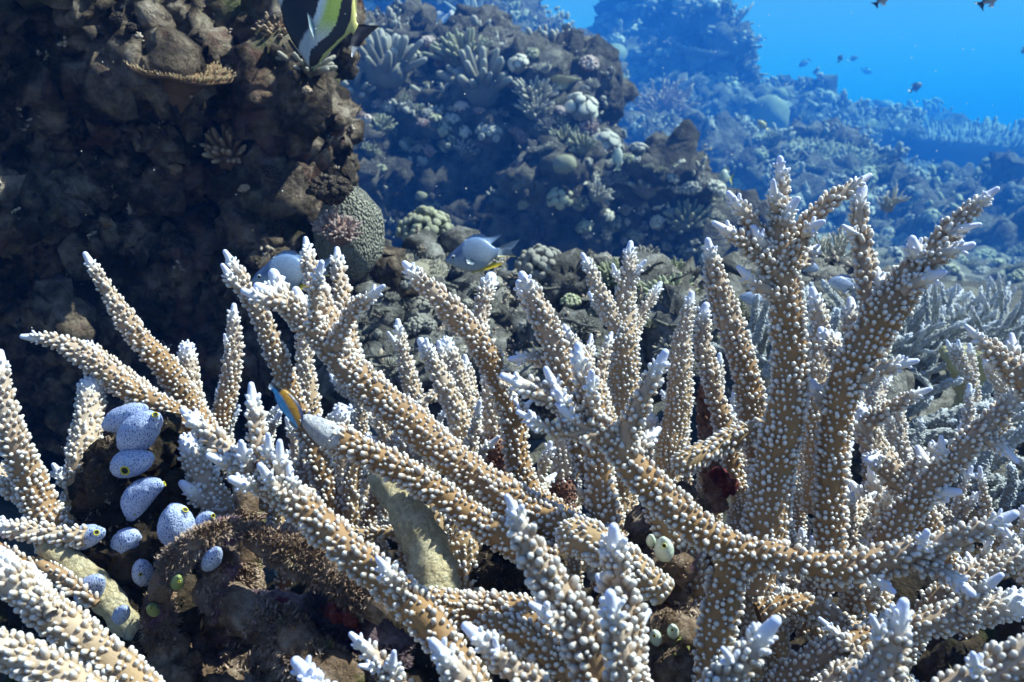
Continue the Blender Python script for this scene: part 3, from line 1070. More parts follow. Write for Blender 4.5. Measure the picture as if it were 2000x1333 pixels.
plant('finger', 1312, 585, 115, 'c_green', "greenish finger coral beside the fan of three tips", d=1.18, tilt=(.2, -.4, 1), near=True)
plant('fine', 1316, 532, 62, 'c_green', "small green-white coral rosette above the greenish finger coral", d=1.4, tilt=(.0, -.5, 1), near=True)
plant('fine', 1195, 540, 80, 'c_green', "greenish coral tuft half behind the fan of three tips", d=1.3, tilt=(0, -.4, 1), near=True)
plant('lobe', 1115, 590, 42, 'c_green', "tiny greenish knob coral left of the fan", d=1.25, tilt=Z)
plant('fine', 1255, 505, 80, 'c_grey', "grey coral tuft on the rock behind the fan", d=1.7, tilt=(0, -.3, 1))
plant('bush', 1625, 512, 150, 'c_cream', "pale feathery coral bush seen between the two tall trunks", d=1.75, tilt=(0, -.2, 1))
plant('fine', 1600, 540, 110, 'c_cream', "cream bushy coral low between the two tall trunks", d=1.6, tilt=(0, -.3, 1))
plant('fine', 1470, 560, 110, 'c_grey', "grey bushy coral left of the tall dark trunk", d=1.6, tilt=(0, -.3, 1))
plant('antler', 1735, 400, 80, 'c_cream', "small pale antler coral between the trunks' upper tips", d=2.5, tilt=(.2, -.1, 1))
plant('antler', 935, 62, 165, 'c_cream', "cream coral with long spreading finger branches at the top centre", d=4.3, tilt=(.1, -.2, 1), seed=3)
plant('knob', 870, 52, 90, 'c_pink', "pinkish lumpy coral left of the long-fingered cream coral", d=4.4, tilt=Z)
plant('table', 1005, 40, 170, 'c_olive', "hazy table coral at the top edge right of the long-fingered coral", d=4.9, tilt=(0, -.1, 1))
plant('bush', 1085, 85, 130, 'c_cream', "feathery blue-white coral bush beside the open water at the top", d=4.8, tilt=(.1, 0, 1))
plant('pillar', 752, 132, 150, 'c_grey', "grey pillar-fingered coral on the crest of the dark wall, behind the fish's tail", tilt=(0, -.2, 1))
plant('pillar', 690, 175, 110, 'c_grey', "stubby grey coral low on the left end of the dark wall's crest", tilt=(0, -.4, 1))
plant('pillar', 940, 165, 150, 'c_grey', "thick-fingered grey coral on the middle of the dark wall's crest", tilt=(0, -.3, 1))
plant('finger', 905, 110, 120, 'c_olive', "olive finger coral on the highest part of the dark wall", tilt=(0, -.2, 1))
plant('finger', 1045, 185, 90, 'c_cream', "sunlit cream finger coral on the dark wall's right shoulder", tilt=(.1, -.2, 1))
plant('table', 1093, 158, 84, 'c_yellow', "small yellowish table coral catching the sun on the wall's shoulder", tilt=(.1, -.05, 1))
plant('finger', 1048, 215, 72, 'c_cream', "little cream finger coral just below the yellowish table", tilt=(.1, -.4, 1))
plant('knob', 1135, 215, 80, 'c_cream', "lumpy cream coral right of the yellowish table", tilt=(.2, -.2, 1))
plant('knob', 1180, 285, 80, 'c_grey', "grey knobbly lump stepping down the wall's right side", tilt=(.2, -.2, 1))
plant('pillar', 1265, 362, 90, 'c_grey', "stump-like pillar coral at the lower right end of the dark wall", tilt=(.1, -.2, 1))
plant('finger', 1340, 432, 90, 'c_olive', "olive finger coral at the foot of the wall's right end", tilt=(0, -.2, 1))
plant('bush', 1290, 215, 150, 'c_tan', "broad tan branching coral bush in front of the pinnacle", d=5.6, tilt=(0, -.2, 1), stretch=(1.1, 1, .9))
plant('antler', 1432, 70, 130, 'c_grey', "dark antler-like coral spiking from the pinnacle's right shoulder", d=7.1, tilt=(.5, -.1, .8))
plant('antler', 1446, 140, 90, 'c_grey', "jagged coral spikes hanging off the pinnacle's right side", d=7.1, tilt=(1, -.1, .1))
plant('bush', 1360, 52, 120, 'c_cream', "bushy coral crowning the pinnacle", d=7.2, tilt=(0, -.1, 1))
plant('table', 1372, 100, 120, 'c_cream', "sunlit ledge-like table coral on the pinnacle's face", d=7.0, tilt=(.1, -.3, 1))
plant('table', 1290, 62, 80, 'c_cream', "pale plate coral on the pinnacle's left side", d=7.5, tilt=(0, -.2, 1))
plant('dome', 1195, 112, 70, 'c_olive', "hazy round coral head left of the pinnacle", d=7.2, tilt=Z)
plant('dome', 1500, 225, 85, 'c_olive', "round coral boulder with a sunlit rim below the pinnacle", d=6.8, tilt=Z, stretch=(1, 1, 1.2))
plant('lobe', 1410, 170, 70, 'c_olive', "knobbly coral on the edge under the pinnacle's overhang", d=6.9, tilt=Z)
plant('table', 1395, 292, 200, 'c_olive', "wide olive table coral on the terrace", d=4.6, tilt=(0, -.22, 1))
plant('table', 1300, 282, 140, 'c_cream', "cream-rimmed table coral left of the wide olive one", d=4.7, tilt=(0, -.15, 1))
plant('table', 1610, 318, 190, 'c_olive', "big domed table coral behind the tallest staghorn tip", d=4.2, tilt=(.05, -.35, 1))
plant('table', 1655, 250, 150, 'c_olive', "hazy table coral on the slope under the distant dark fish", d=7.4, tilt=(.1, -.2, 1))
plant('table', 1890, 292, 330, 'c_grey', "long dim table coral ledge at the right edge of the far slope", d=8.2, tilt=(0, -.12, 1))
plant('table', 1860, 372, 170, 'c_olive', "blue-green table coral left of the right edge, below the long ledge", d=5.0, tilt=(0, -.3, 1))
plant('table', 1960, 430, 150, 'c_olive', "greenish table coral at the right edge below the far ledge", d=4.2, tilt=(0, -.3, 1))
plant('table', 1940, 590, 130, 'c_grey', "dim table coral at the right edge just above the staghorn thicket", d=2.6, tilt=(0, -.3, 1))
plant('table', 1790, 330, 120, 'c_grey', "small dim table coral in the hollow between the far ledges", d=6.2, tilt=(0, -.3, 1))

# ---- everything smaller, zone by zone
ZONES = [
    # name, x0, y0, x1, y1, count, size range, kinds, dmin, dmax, normal-up minimum, materials
    ("the crest of the dark wall", 690, 80, 1160, 300, 70, (20, 62), ['finger', 'pillar', 'lobe', 'knob', 'fine'], 4.2, 11.5, .25, ['c_grey', 'c_olive', 'c_cream', 'c_pink']),
    ("the shadowed face of the dark wall", 690, 260, 1150, 500, 40, (18, 52), ['knob', 'lobe', 'finger', 'dome', 'fine'], 4.2, 11.5, -1, ['rock_mid', 'rock_mid', 'c_olive']),
    ("the wall's lower right end", 1130, 280, 1400, 520, 60, (18, 52), ['finger', 'knob', 'fine', 'pillar', 'lobe'], 4.2, 11.5, .0, ['c_grey', 'c_cream', 'c_olive']),
    ("the ridge at the top centre", 700, 0, 1130, 220, 50, (20, 60), ['finger', 'knob', 'bush', 'fine', 'lobe'], 19, 34, .0, ['c_grey', 'c_cream', 'c_olive']),
    ("the pinnacle", 1130, 0, 1480, 260, 60, (18, 50), ['finger', 'knob', 'lobe', 'fine', 'bush', 'dome'], 30, 55, -.1, ['c_grey', 'c_cream', 'c_olive']),
    ("the terrace right of the wall", 1180, 250, 1540, 440, 80, (18, 54), ['finger', 'fine', 'lobe', 'knob', 'bush'], 17, 34, .0, ['c_grey', 'c_cream', 'c_olive']),
    ("the mound behind the tallest tip", 1500, 300, 1760, 480, 60, (18, 54), ['finger', 'fine', 'lobe', 'knob', 'bush'], 15, 30, .0, ['c_grey', 'c_cream', 'c_olive']),
    ("the hazy slope under the open water", 1480, 180, 1760, 320, 70, (14, 42), ['finger', 'fine', 'lobe', 'knob', 'bush', 'dome'], 28, 110, .0, ['c_grey', 'c_cream', 'c_olive']),
    ("the far blue edge of the reef", 1700, 190, 2000, 360, 80, (14, 46), ['finger', 'fine', 'lobe', 'knob', 'bush', 'dome'], 29, 160, .0, ['c_grey', 'c_cream', 'c_olive']),
    ("the dark mound at the right edge", 1720, 360, 2000, 600, 70, (18, 54), ['finger', 'fine', 'lobe', 'knob', 'bush'], 7, 32, .0, ['c_grey', 'c_olive']),
    ("the low rock under the silvery fish", 640, 500, 1060, 720, 40, (22, 56), ['fine', 'knob', 'finger', 'lobe'], .85, 2.4, .2, ['c_grey', 'c_cream', 'c_grey']),
    ("the low rock right of centre", 1060, 520, 1700, 740, 60, (26, 72), ['fine', 'finger', 'lobe', 'bush'], .85, 2.6, .2, ['c_grey', 'c_olive', 'c_cream']),
    ("the overhanging rock", 200, 20, 660, 520, 26, (22, 46), ['knob', 'lobe', 'fine'], .7, 1.6, .3, ['rock_near', 'c_tan', 'rock_near']),
]
KWORD = {'finger': 'finger coral', 'fine': 'bushy coral tuft', 'pillar': 'pillar coral', 'lobe': 'lobed coral', 'bush': 'branching coral', 'dome': 'round coral head', 'knob': 'knobbly coral'}
MWORD = {'c_grey': 'grey', 'c_olive': 'olive', 'c_cream': 'cream', 'c_pink': 'pinkish', 'rock_mid': 'dark', 'c_green': 'greenish', 'rubble': 'dead grey', 'rock_near': 'dark brown', 'c_tan': 'tan'}
def NTH(n):
    n += 1
    return "%d%s" % (n, "th" if 10 < n % 100 < 14 else {1: "st", 2: "nd", 3: "rd"}.get(n % 10, "th"))


ORD = ["first", "second", "third", "fourth", "fifth", "sixth", "seventh", "eighth", "ninth", "tenth", "eleventh", "twelfth", "thirteenth", "fourteenth", "fifteenth"]
zr = np.random.default_rng(99)
for (zn, x0, y0, x1, y1, cnt_, (s0, s1), kinds, d0, d1, nzmin, mats) in ZONES:
    got = []
    tries = 0
    while len(got) < cnt_ and tries < cnt_ * 14:
        tries += 1
        px, py = zr.uniform(x0, x1), zr.uniform(y0, y1)
        h = hit(px, py)
        if h is None or not (d0 < h[2] < d1) or h[1][2] < nzmin:
            continue
        w = s0 + (s1 - s0) * zr.random() ** 1.6
        if any((px - a) ** 2 + (py - b) ** 2 < (0.30 * (w + c)) ** 2 for a, b, c in PLACED):
            continue
        PLACED.append((px, py, w))
        got.append((px, py, w, kinds[int(zr.integers(len(kinds)))], mats[int(zr.integers(len(mats)))], h))
    buckets = {}
    for g in got:
        buckets.setdefault((g[3], g[4]), []).append(g)
    for (kd, mk), lst in buckets.items():
        lst.sort(key=lambda g: g[0])
        for n, (px, py, w, _, _, h) in enumerate(lst):
            what = MWORD[mk] + " " + KWORD[kd]
            lab = "lone %s on %s" % (what, zn) if len(lst) == 1 else "%s %s from the left on %s" % (NTH(n), what, zn)
            up = np.array([0, 0, 1.0]) * .55 + h[1] * .45 + zr.normal(size=3) * .12
            put(kd, h[0], up, w * h[2] / FPX, mk, lab, group="small corals on " + zn, stretch=tuple(zr.uniform(.85, 1.2, 3)))
growth("reef_boulder", 2500, 9, ['crust_tan'], 6, -.4)
print("corals", round(time.time() - T0, 1))

# ---- dead branches lying about in the middle distance
def twig_mesh(seed):
    r = np.random.default_rng(seed)
    mb = MB()
    pts = [np.array([-.5, 0, 0.])]
    v = np.array([1., 0, 0])
    for q in range(4):
        v = v + r.normal(size=3) * .22
        pts.append(pts[-1] + v / np.linalg.norm(v) * .25)
    path = catmull(pts, .03)
    rd = np.linspace(.062, .03, len(path)) * (1 + .18 * vnoise(path * 9, seed))
    Vv, Qq, Tt = tube(path, rd, 8, True)
    mb.add(Vv, Qq, Tt)
    for q in range(r.integers(1, 4)):
        i = int(r.uniform(.2, .9) * len(path))
        v2 = r.normal(size=3)
        v2 /= np.linalg.norm(v2)
        L = r.uniform(.08, .26)
        p2 = np.array([path[i], path[i] + v2 * L * .5, path[i] + v2 * L + r.normal(size=3) * .02])
        Vv, Qq, Tt = tube(p2, np.array([.042, .034, .018]), 7)
        mb.add(Vv, Qq, Tt)
    return mb.mesh("dead_branch")


TW = [twig_mesh(300 + k) for k in range(6)]
for me in TW:
    me.materials.append(M['twig'])
tw = []
tries = 0
while len(tw) < 60 and tries < 900:
    tries += 1
    px, py = zr.uniform(640, 1400), zr.uniform(490, 800)
    h = hit(px, py)
    if h is None or h[2] > 2.3 or h[2] < .8:
        continue
    tw.append((px, py, h))
tw.sort(key=lambda a: a[0])
for n, (px, py, h) in enumerate(tw):
    a = zr.uniform(0, 6.28)
    L = zr.uniform(45, 105) * h[2] / FPX
    x = np.array([math.cos(a), math.sin(a), zr.uniform(-.25, .45)])
    R = basis_from(x[None])[0][:, [2, 0, 1]]
    o = link("dead_branch", TW[n % 6], label="%s dead twig from the left in the rubble beneath the silvery fish" % NTH(n), cat="dead coral", group="dead twigs in the rubble")
    m4 = np.eye(4)
    m4[:3, :3] = R * L
    m4[:3, 3] = h[0] + np.array([0, 0, .014])
    o.matrix_world = Matrix(m4.tolist())

# ---- grey staghorn thicket at the right
def shoot_mesh(seed):
    r = np.random.default_rng(seed)
    pts = [np.zeros(3)]
    v = np.array([0, 0, 1.])
    for q in range(4):
        v = v + np.append(r.normal(size=2) * .16, 0)
        pts.append(pts[-1] + v / np.linalg.norm(v) * .25)
    path = catmull(pts, .02)
    s = np.linspace(0, 1, len(path))
    rd = .085 * (1 - .55 * s)
    rd[-3:] *= np.array([.9, .75, .5])
    mb = MB()
    Vv, Qq, Tt = tube(path, rd * .86, 7)
    mb.add(Vv, Qq, Tt, np.concatenate([np.repeat(np.clip((s - .75) * 8, 0, 2), 7), [2, 0]]))
    t, U, W = frames(path)
    n = 150
    si = r.uniform(.02, .95, n)
    i = (si * (len(path) - 1)).astype(int)
    th = r.uniform(0, 6.28, n)
    rad = np.cos(th)[:, None] * U[i] + np.sin(th)[:, None] * W[i]
    Vk, Qk, Tk = stamp(capsule(4, 1, 1, .8), path[i] + rad * (rd[i] * .75)[:, None], rad + t[i] * 1.1, np.full(n, .020), np.full(n, .034))
    tma = capsule(4, 1, 1, .8)[0][:, 2]
    mb.add(Vk, Qk, Tk, np.tile(np.clip(tma * 1.1, 0, 1), n) + np.repeat(np.clip((si - .75) * 5, 0, 1), len(tma)))
    return mb.mesh("branch")


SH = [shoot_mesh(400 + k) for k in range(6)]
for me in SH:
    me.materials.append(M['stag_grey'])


def thicket(label, n, x0, x1, ytop, ybot, d0, d1, lpx, wpx, lean, seed, spread=.5):
    r = np.random.default_rng(seed)
    base = P((x0 + x1) / 2, ybot, (d0 + d1) / 2)
    root = link("staghorn_thicket", None, loc=base, label=label, cat="coral", group="grey staghorn thickets")
    for k in range(n):
        d = r.uniform(d0, d1)
        x = r.uniform(x0, x1)
        y = r.uniform(ytop + lpx * .6, ybot)
        p = P(x, y, d)
        L = lpx * d / FPX * r.uniform(.7, 1.3)
        v = np.array([lean[0], lean[1], lean[2]]) + r.normal(size=3) * spread
        R = basis_from(v[None])[0]
        o = bpy.data.objects.new("branch", SH[int(r.integers(6))])
        col.objects.link(o)
        o.parent = root
        w = wpx * d / FPX / .17
        m4 = np.eye(4)
        m4[:3, :3] = R * np.array([w, w, L])
        m4[:3, 3] = p - base
        o.matrix_local = Matrix(m4.tolist())


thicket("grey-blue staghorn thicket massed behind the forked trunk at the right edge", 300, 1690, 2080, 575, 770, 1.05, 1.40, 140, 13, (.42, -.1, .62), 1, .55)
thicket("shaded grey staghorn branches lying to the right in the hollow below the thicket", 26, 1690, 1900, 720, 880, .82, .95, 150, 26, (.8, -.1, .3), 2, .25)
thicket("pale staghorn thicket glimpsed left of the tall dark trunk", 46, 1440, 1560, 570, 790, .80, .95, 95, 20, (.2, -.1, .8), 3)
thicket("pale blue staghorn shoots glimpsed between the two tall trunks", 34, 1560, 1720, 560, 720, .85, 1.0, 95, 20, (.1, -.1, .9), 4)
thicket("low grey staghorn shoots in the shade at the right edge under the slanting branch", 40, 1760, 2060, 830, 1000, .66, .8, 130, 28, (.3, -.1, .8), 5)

# ------------------------------------------------------------------ foreground staghorn corals
def polyp(ns, zs, rs):
    ang = np.arange(ns) * 2 * math.pi / ns
    V = np.vstack([np.stack([np.cos(ang) * r, np.sin(ang) * r, np.full(ns, z)], 1) for z, r in zip(zs, rs)] + [np.array([[0, 0, 1.0]])])
    n = len(zs)
    j = np.arange(ns)
    jn = (j + 1) % ns
    i = np.arange(n - 1)[:, None] * ns
    Q = np.stack([i + j, i + jn, i + ns + jn, i + ns + j], -1).reshape(-1, 4)
    return V, Q, np.stack([(n - 1) * ns + j, (n - 1) * ns + jn, np.full(ns, len(V) - 1)], -1)


POLYP_HI = polyp(6, [0, .5, .82, .96], [1.08, 1.0, .84, .46])
POLYP_LO = polyp(5, [0, .6, .90], [1.08, 1.0, .66])
POLYP_FAR = polyp(5, [0, .72], [1.05, .92])
POLYP_HI_A = np.clip(POLYP_HI[0][:, 2] * 1.5 - 0.40, 0, 1)
POLYP_LO_A = np.clip(POLYP_LO[0][:, 2] * 1.5 - 0.35, 0, 1)
POLYP_FAR_A = np.clip(POLYP_FAR[0][:, 2] * 1.5 - 0.35, 0, 1)
POLYP_ME = mesh_np("corallite", *POLYP_HI, attrs={"tip": POLYP_HI_A})
POLYP_ME.materials.append(M['stag'])
TIP_V, TIP_Q, TIP_T = capsule(9, 2, 1.0, 0.85)
SINGLES = []          # candidates for single corallites: (px size, branch object, matrix)


def branch_geo(pts, knobs=True, seed=0, wig=0.0, dens=1.0, white=0.015, krad=0.00108, base=None, mat=None, root=None, name="branch", whitetip=True, lowpoly=None):
    """pts: (px, py, depth, width px) from base to tip"""
    r = np.random.default_rng(seed)
    rows = []
    for (x, y, d, w) in pts:
        rows.append([*P(x, y, d), w * 0.42 * d / FPX])
    rows = catmull(rows, 0.003)
    s0 = np.concatenate([[0], np.cumsum(np.linalg.norm(np.diff(rows[:, :3], axis=0), axis=1))])
    re_ = max(rows[-1, 3], .0015)
    sn = np.concatenate([s0[s0 < s0[-1] - re_ * 1.05], s0[-1] - re_ * (1 - np.sin(np.linspace(0, 1, 7) * math.pi / 2))])
    rows = np.stack([np.interp(sn, s0, rows[:, k]) for k in range(4)], 1)
    path, rad = rows[:, :3].copy(), rows[:, 3].copy()
    seg = np.linalg.norm(np.diff(path, axis=0), axis=1)
    s = np.concatenate([[0], np.cumsum(seg)])
    L = s[-1]
    # slow wander and lumpiness of the limb
    ph = r.uniform(0, 100)
    q = np.stack([s * 28 + ph, np.full_like(s, ph * 0.37), np.zeros_like(s)], 1)
    t, U, W = frames(path)
    am = 0.0016 * (1 + wig) * np.clip(s / 0.02, 0, 1) * np.clip((L - s) / 0.02, 0, 1)
    path = path + U * (vnoise(q, 3) * am)[:, None] + W * (vnoise(q + 50, 4) * am)[:, None]
    rad = rad * (1 + 0.07 * vnoise(q * 2.3, 5))
    rad = rad * (1 - .18 * np.clip(1 - (L - s) / .016, 0, 1) ** 1.3 * (rad[-1] < .006))
    kn = np.clip((L - s - 0.002) / 0.020, 0.22, 1.0)          # polyps stand lower close to the growing end
    core = np.maximum(rad - (krad * 1.55 * kn if knobs else 0), rad * 0.5)
    # round the end
    rt = core[-1]
    e = np.clip((s - (L - rt)) / max(rt, 1e-6), 0, 1)
    corer = core * np.sqrt(np.clip(1 - e ** 2, 0.02, 1))
    ns = 12 if core.max() * FPX / pts[0][2] > 18 else 9
    # radial lumps in the core so it is no lathe-turned cylinder
    Vv, Qq, Tt = tube(path, corer, ns)
    nrm = Vv[:-2].reshape(len(path), ns, 3) - path[:, None, :]
    lump = 1 + 0.06 * vnoise(Vv[:-2] * 160, 9).reshape(len(path), ns, 1) * np.clip((L - s - .006) / .01, 0, 1)[:, None, None]
    Vv[:-2] = (path[:, None, :] + nrm * lump).reshape(-1, 3)
    tipa = np.clip((white - (L - s)) / white, 0, 1) * 2.0 if whitetip else np.zeros_like(s)
    pale = .40 * np.clip(1 - (L - s) / .075, 0, 1) if whitetip else np.zeros_like(s)     # young flesh is paler
    a = np.concatenate([np.repeat(np.maximum(tipa, pale), ns), [tipa[-1], 0]])
    ob = link(name, mesh_np(name, Vv - base, Qq, Tt, attrs={"tip": a}), parent=root, mat=mat)
    if not knobs:
        return ob
    sp = 0.00335 / math.sqrt(dens)
    pos, dirs, rr, ll, aa = [], [], [], [], []
    cur = sp * 0.5
    row = 0
    while cur < L - (max(0.0052, core[-1] * 1.7) if rt <= .0036 else rt * .95):
        i = min(np.searchsorted(s, cur), len(s) - 1)
        n = max(4, int(round(2 * math.pi * (core[i] + 0.0008) / sp)))
        th = (np.arange(n) + 0.5 * (row % 2) + r.uniform(-0.28, 0.28, n)) * 2 * math.pi / n + 0.13 * row
        jit = r.uniform(-0.30, 0.30, n) * sp
        si = np.clip(cur + jit, 0, L)
        pc = np.stack([np.interp(si, s, path[:, k]) for k in range(3)], 1)
        cr = np.interp(si, s, corer)
        radial = np.cos(th)[:, None] * U[i] + np.sin(th)[:, None] * W[i]
        ta = np.clip(1 - (L - cur) / 0.08, 0, 1)          # 1 at the growing end
        lean = 0.50 + 0.60 * ta + r.uniform(-0.15, 0.2, n)
        dv = radial + t[i] * lean[:, None]
        size = r.uniform(0.52, 1.25, n) * (1.0 + 0.10 * ta)
        keep = r.random(n) > 0.08
        pos.append((pc + radial * (cr * 0.93)[:, None])[keep])
        dirs.append(dv[keep])
        kk = np.interp(si, s, kn)
        rr.append((krad * size * (0.62 + 0.38 * kk))[keep])
        ll.append((krad * size * (1.75 + 0.6 * ta + r.uniform(-0.55, 0.65, n)) * (0.55 + 0.45 * kk) + 0.0006)[keep])
        aa.append(np.full(keep.sum(), np.interp(cur, s, tipa)))
        cur += sp * 0.86
        row += 1
    if rt > .0036:                                   # blunt end: polyps over the dome as well
        nd_ = int(2 * math.pi * rt * rt / (sp * sp)) + 3
        kk_ = np.arange(nd_) + .5
        zz = kk_ / nd_
        th = kk_ * 2.399963
        dv = t[-1] * zz[:, None] + np.sqrt(1 - zz ** 2)[:, None] * (np.cos(th)[:, None] * U[-1] + np.sin(th)[:, None] * W[-1])
        pos.append(path[-1] - t[-1] * rt + dv * rt * .93)
        dirs.append(dv + t[-1] * .3)
        rr.append(krad * r.uniform(.75, 1.1, nd_))
        ll.append(krad * r.uniform(1.4, 2.0, nd_))
        aa.append(np.full(nd_, tipa[-1] * .5))
    pos, dirs, rr, ll, aa = np.vstack(pos), np.vstack(dirs), np.concatenate(rr), np.concatenate(ll), np.concatenate(aa)
    near = pts[len(pts) // 2][2] < 0.36 if lowpoly is None else not lowpoly
    # the largest ones in view become single corallites, the rest one mass
    dn = dirs / np.linalg.norm(dirs, axis=1)[:, None]
    cp = pos + dn * ll[:, None] * 0.5
    dep = cp @ C_F
    pxs = rr * 2 * FPX / dep
    sx = 1000 + FPX * (cp @ C_R) / dep
    sy = 666.5 - FPX * (cp @ C_U) / dep
    face = (dn * cp).sum(1) / np.linalg.norm(cp, axis=1) < -0.15
    sing = face & (sx > 5) & (sx < 1995) & (sy > 5) & (sy < 1328) & (pxs > 11.5) & (aa < 0.2) & (mat.name == "staghorn_flesh")
    ids = np.nonzero(sing)[0]
    if len(ids) > 60:
        ids = ids[np.argsort(-pxs[ids])[:60]]
    rest = np.ones(len(pos), bool)
    rest[ids] = False
    tm, ta_ = (POLYP_HI, POLYP_HI_A) if near else (POLYP_LO, POLYP_LO_A) if pts[len(pts) // 2][2] < .47 else (POLYP_FAR, POLYP_FAR_A)
    Vk, Qk, Tk = stamp(tm, pos[rest] - base, dirs[rest], rr[rest], ll[rest])
    ak = (np.tile(ta_, rest.sum()) + np.repeat(aa[rest], len(ta_)) * 0.8)
    link("corallites", mesh_np("corallites", Vk, Qk, Tk, attrs={"tip": ak}), parent=ob, mat=mat, kind="stuff")
    if len(ids):
        R = basis_from(dirs[ids])
        for k, i in enumerate(ids):
            SINGLES.append((pxs[i], ob, R[k], pos[i] - base, rr[i], ll[i]))
    return ob


def stag(label, branches, mat='stag', group="staghorn corals in the foreground thicket", seed=0, dens=1.0, **kw):
    b0 = branches[0][0]
    base = P(b0[0], b0[1], b0[2])
    root = link("staghorn_coral", None, loc=base, label=label, cat="coral", group=group)
    root.empty_display_size = 0.02
    for k, br in enumerate(branches):
        opts = dict(kw)
        if isinstance(br, tuple):
            br, o2 = br
            opts.update(o2)
        m = opts.pop('m', mat)
        branch_geo(br, seed=seed * 31 + k, dens=opts.pop('dens', dens), base=base, mat=M[m], root=root, name=opts.pop('name', "branch"), **opts)
    return root


def side(x0, y0, x1, y1, d0, d1, w0, w1=None):
    """short side branchlet"""
    xm, ym = (x0 + x1) / 2 + (y1 - y0) * 0.06, (y0 + y1) / 2 - (x1 - x0) * 0.06
    return [(x0, y0, d0, w0), (xm, ym, (d0 + d1) / 2, w0 * 0.86), (x1, y1, d1, (w1 or max(16, w0 * 0.4)) * .86)]


# --- left edge
stag("pale staghorn stem rising along the left edge of the picture", [
    [(150, 1130, .45, 95), (105, 1040, .45, 88), (62, 940, .45, 80), (25, 850, .44, 68), (6, 765, .44, 48), (0, 682, .44, 20)],
    side(70, 985, -40, 880, .45, .46, 60, 24)], seed=1)
stag("broad pale staghorn stem left of the blue sea squirts", [
    [(140, 1150, .50, 90), (150, 1040, .50, 88), (160, 920, .50, 80), (172, 820, .51, 70), (182, 735, .52, 60)],
    side(150, 960, 102, 905, .50, .49, 40, 16), side(160, 1000, 225, 860, .53, .56, 45, 25)], mat='stag_pale', seed=2)
stag("staghorn branch reaching left to a blue-white tip above the sea squirts", [
    [(520, 1010, .52, 72), (440, 900, .52, 72), (345, 812, .52, 64), (262, 766, .52, 60), (185, 706, .515, 60), (110, 668, .51, 40), (38, 657, .505, 15)],
    [(320, 800, .53, 54), (225, 718, .54, 48), (157, 668, .545, 26)]], seed=3)
stag("tall staghorn stem leaning left in front of the black cave", [
    [(470, 960, .57, 76), (420, 872, .57, 74), (372, 795, .57, 70), (322, 720, .56, 64), (262, 642, .555, 56), (205, 560, .55, 38), (164, 492, .545, 17)],
    [(410, 860, .58, 54), (384, 790, .58, 46), (370, 725, .58, 44), (363, 668, .58, 42)]], seed=4)
stag("slender staghorn stem standing upright beside the black cave", [
    [(380, 1000, .60, 60), (405, 905, .60, 58), (428, 830, .60, 54), (446, 752, .60, 50), (456, 680, .60, 44), (457, 592, .60, 17)],
    side(450, 690, 438, 652, .60, .59, 17, 13)], seed=5)
# --- the front branch with the pale cluster of tips
stag("thick brown staghorn branch rising diagonally to a cluster of pale tips at left", [
    [(960, 1420, .335, 105), (850, 1240, .34, 98), (745, 1125, .35, 92), (645, 1042, .36, 88), (545, 962, .365, 84), (455, 893, .37, 70), (398, 840, .37, 46), (353, 798, .37, 22)],
    [(545, 965, .365, 66), (505, 880, .36, 56), (494, 815, .36, 44), (490, 746, .36, 20)],
    side(560, 960, 546, 858, .36, .352, 46, 24), side(480, 905, 403, 888, .37, .355, 40, 24), side(520, 950, 446, 934, .36, .345, 44, 26),
    side(540, 955, 523, 845, .365, .35, 36, 22), side(600, 1010, 560, 900, .365, .355, 40, 22), side(500, 930, 470, 860, .365, .35, 44, 24),
    side(800, 1165, 735, 1088, .345, .33, 54, 22), side(575, 985, 505, 905, .36, .345, 46, 26)], seed=6)
# --- big diagonal in the middle
stag("long thick brown staghorn limb crossing the middle diagonally, topped by a crown of branchlets", [
    [(1260, 1180, .42, 100), (1170, 1080, .42, 100), (1040, 1002, .43, 98), (905, 912, .44, 96), (785, 812, .45, 92), (692, 730, .46, 86), (615, 648, .455, 78), (548, 585, .445, 54), (496, 556, .435, 25)],
    [(668, 690, .46, 60), (640, 610, .465, 54), (608, 530, .47, 44), (596, 462, .475, 16)],
    [(690, 720, .465, 52), (675, 620, .48, 48), (662, 540, .49, 40), (658, 482, .495, 18)],
    [(610, 645, .44, 42), (618, 580, .425, 30), (629, 508, .415, 20)],
    [(650, 680, .45, 48), (690, 612, .445, 40), (715, 590, .44, 34), (752, 557, .435, 15)],
    side(560, 595, 470, 566, .44, .43, 40, 22), side(600, 640, 530, 525, .455, .45, 66, 38), side(625, 650, 575, 560, .455, .45, 56, 30),
    side(700, 735, 655, 630, .46, .455, 52, 30), side(720, 770, 695, 690, .465, .475, 46, 24)], seed=7)
stag("brown staghorn stem forking into two white tips left of the half-hidden fish", [
    [(650, 1010, .50, 62), (615, 880, .50, 60), (580, 790, .50, 58), (545, 710, .495, 56), (510, 620, .49, 52), (472, 548, .485, 38), (437, 488, .48, 17)],
    side(490, 580, 432, 515, .485, .475, 34, 18)], seed=8)
# --- bitten branch under the wrasse
stag("staghorn limb with a chewed white end where the orange and blue fish feeds", [
    [(1080, 1100, .41, 84), (985, 1045, .41, 82), (890, 985, .41, 78), (800, 932, .41, 74), (720, 888, .41, 70), (655, 856, .41, 66), (625, 838, .41, 60)],
    ([(668, 862, .4095, 64), (632, 842, .409, 63), (605, 824, .408, 46), (590, 813, .407, 24)], dict(m='dead_white', knobs=False, name='chewed_end'))], seed=9, whitetip=False)
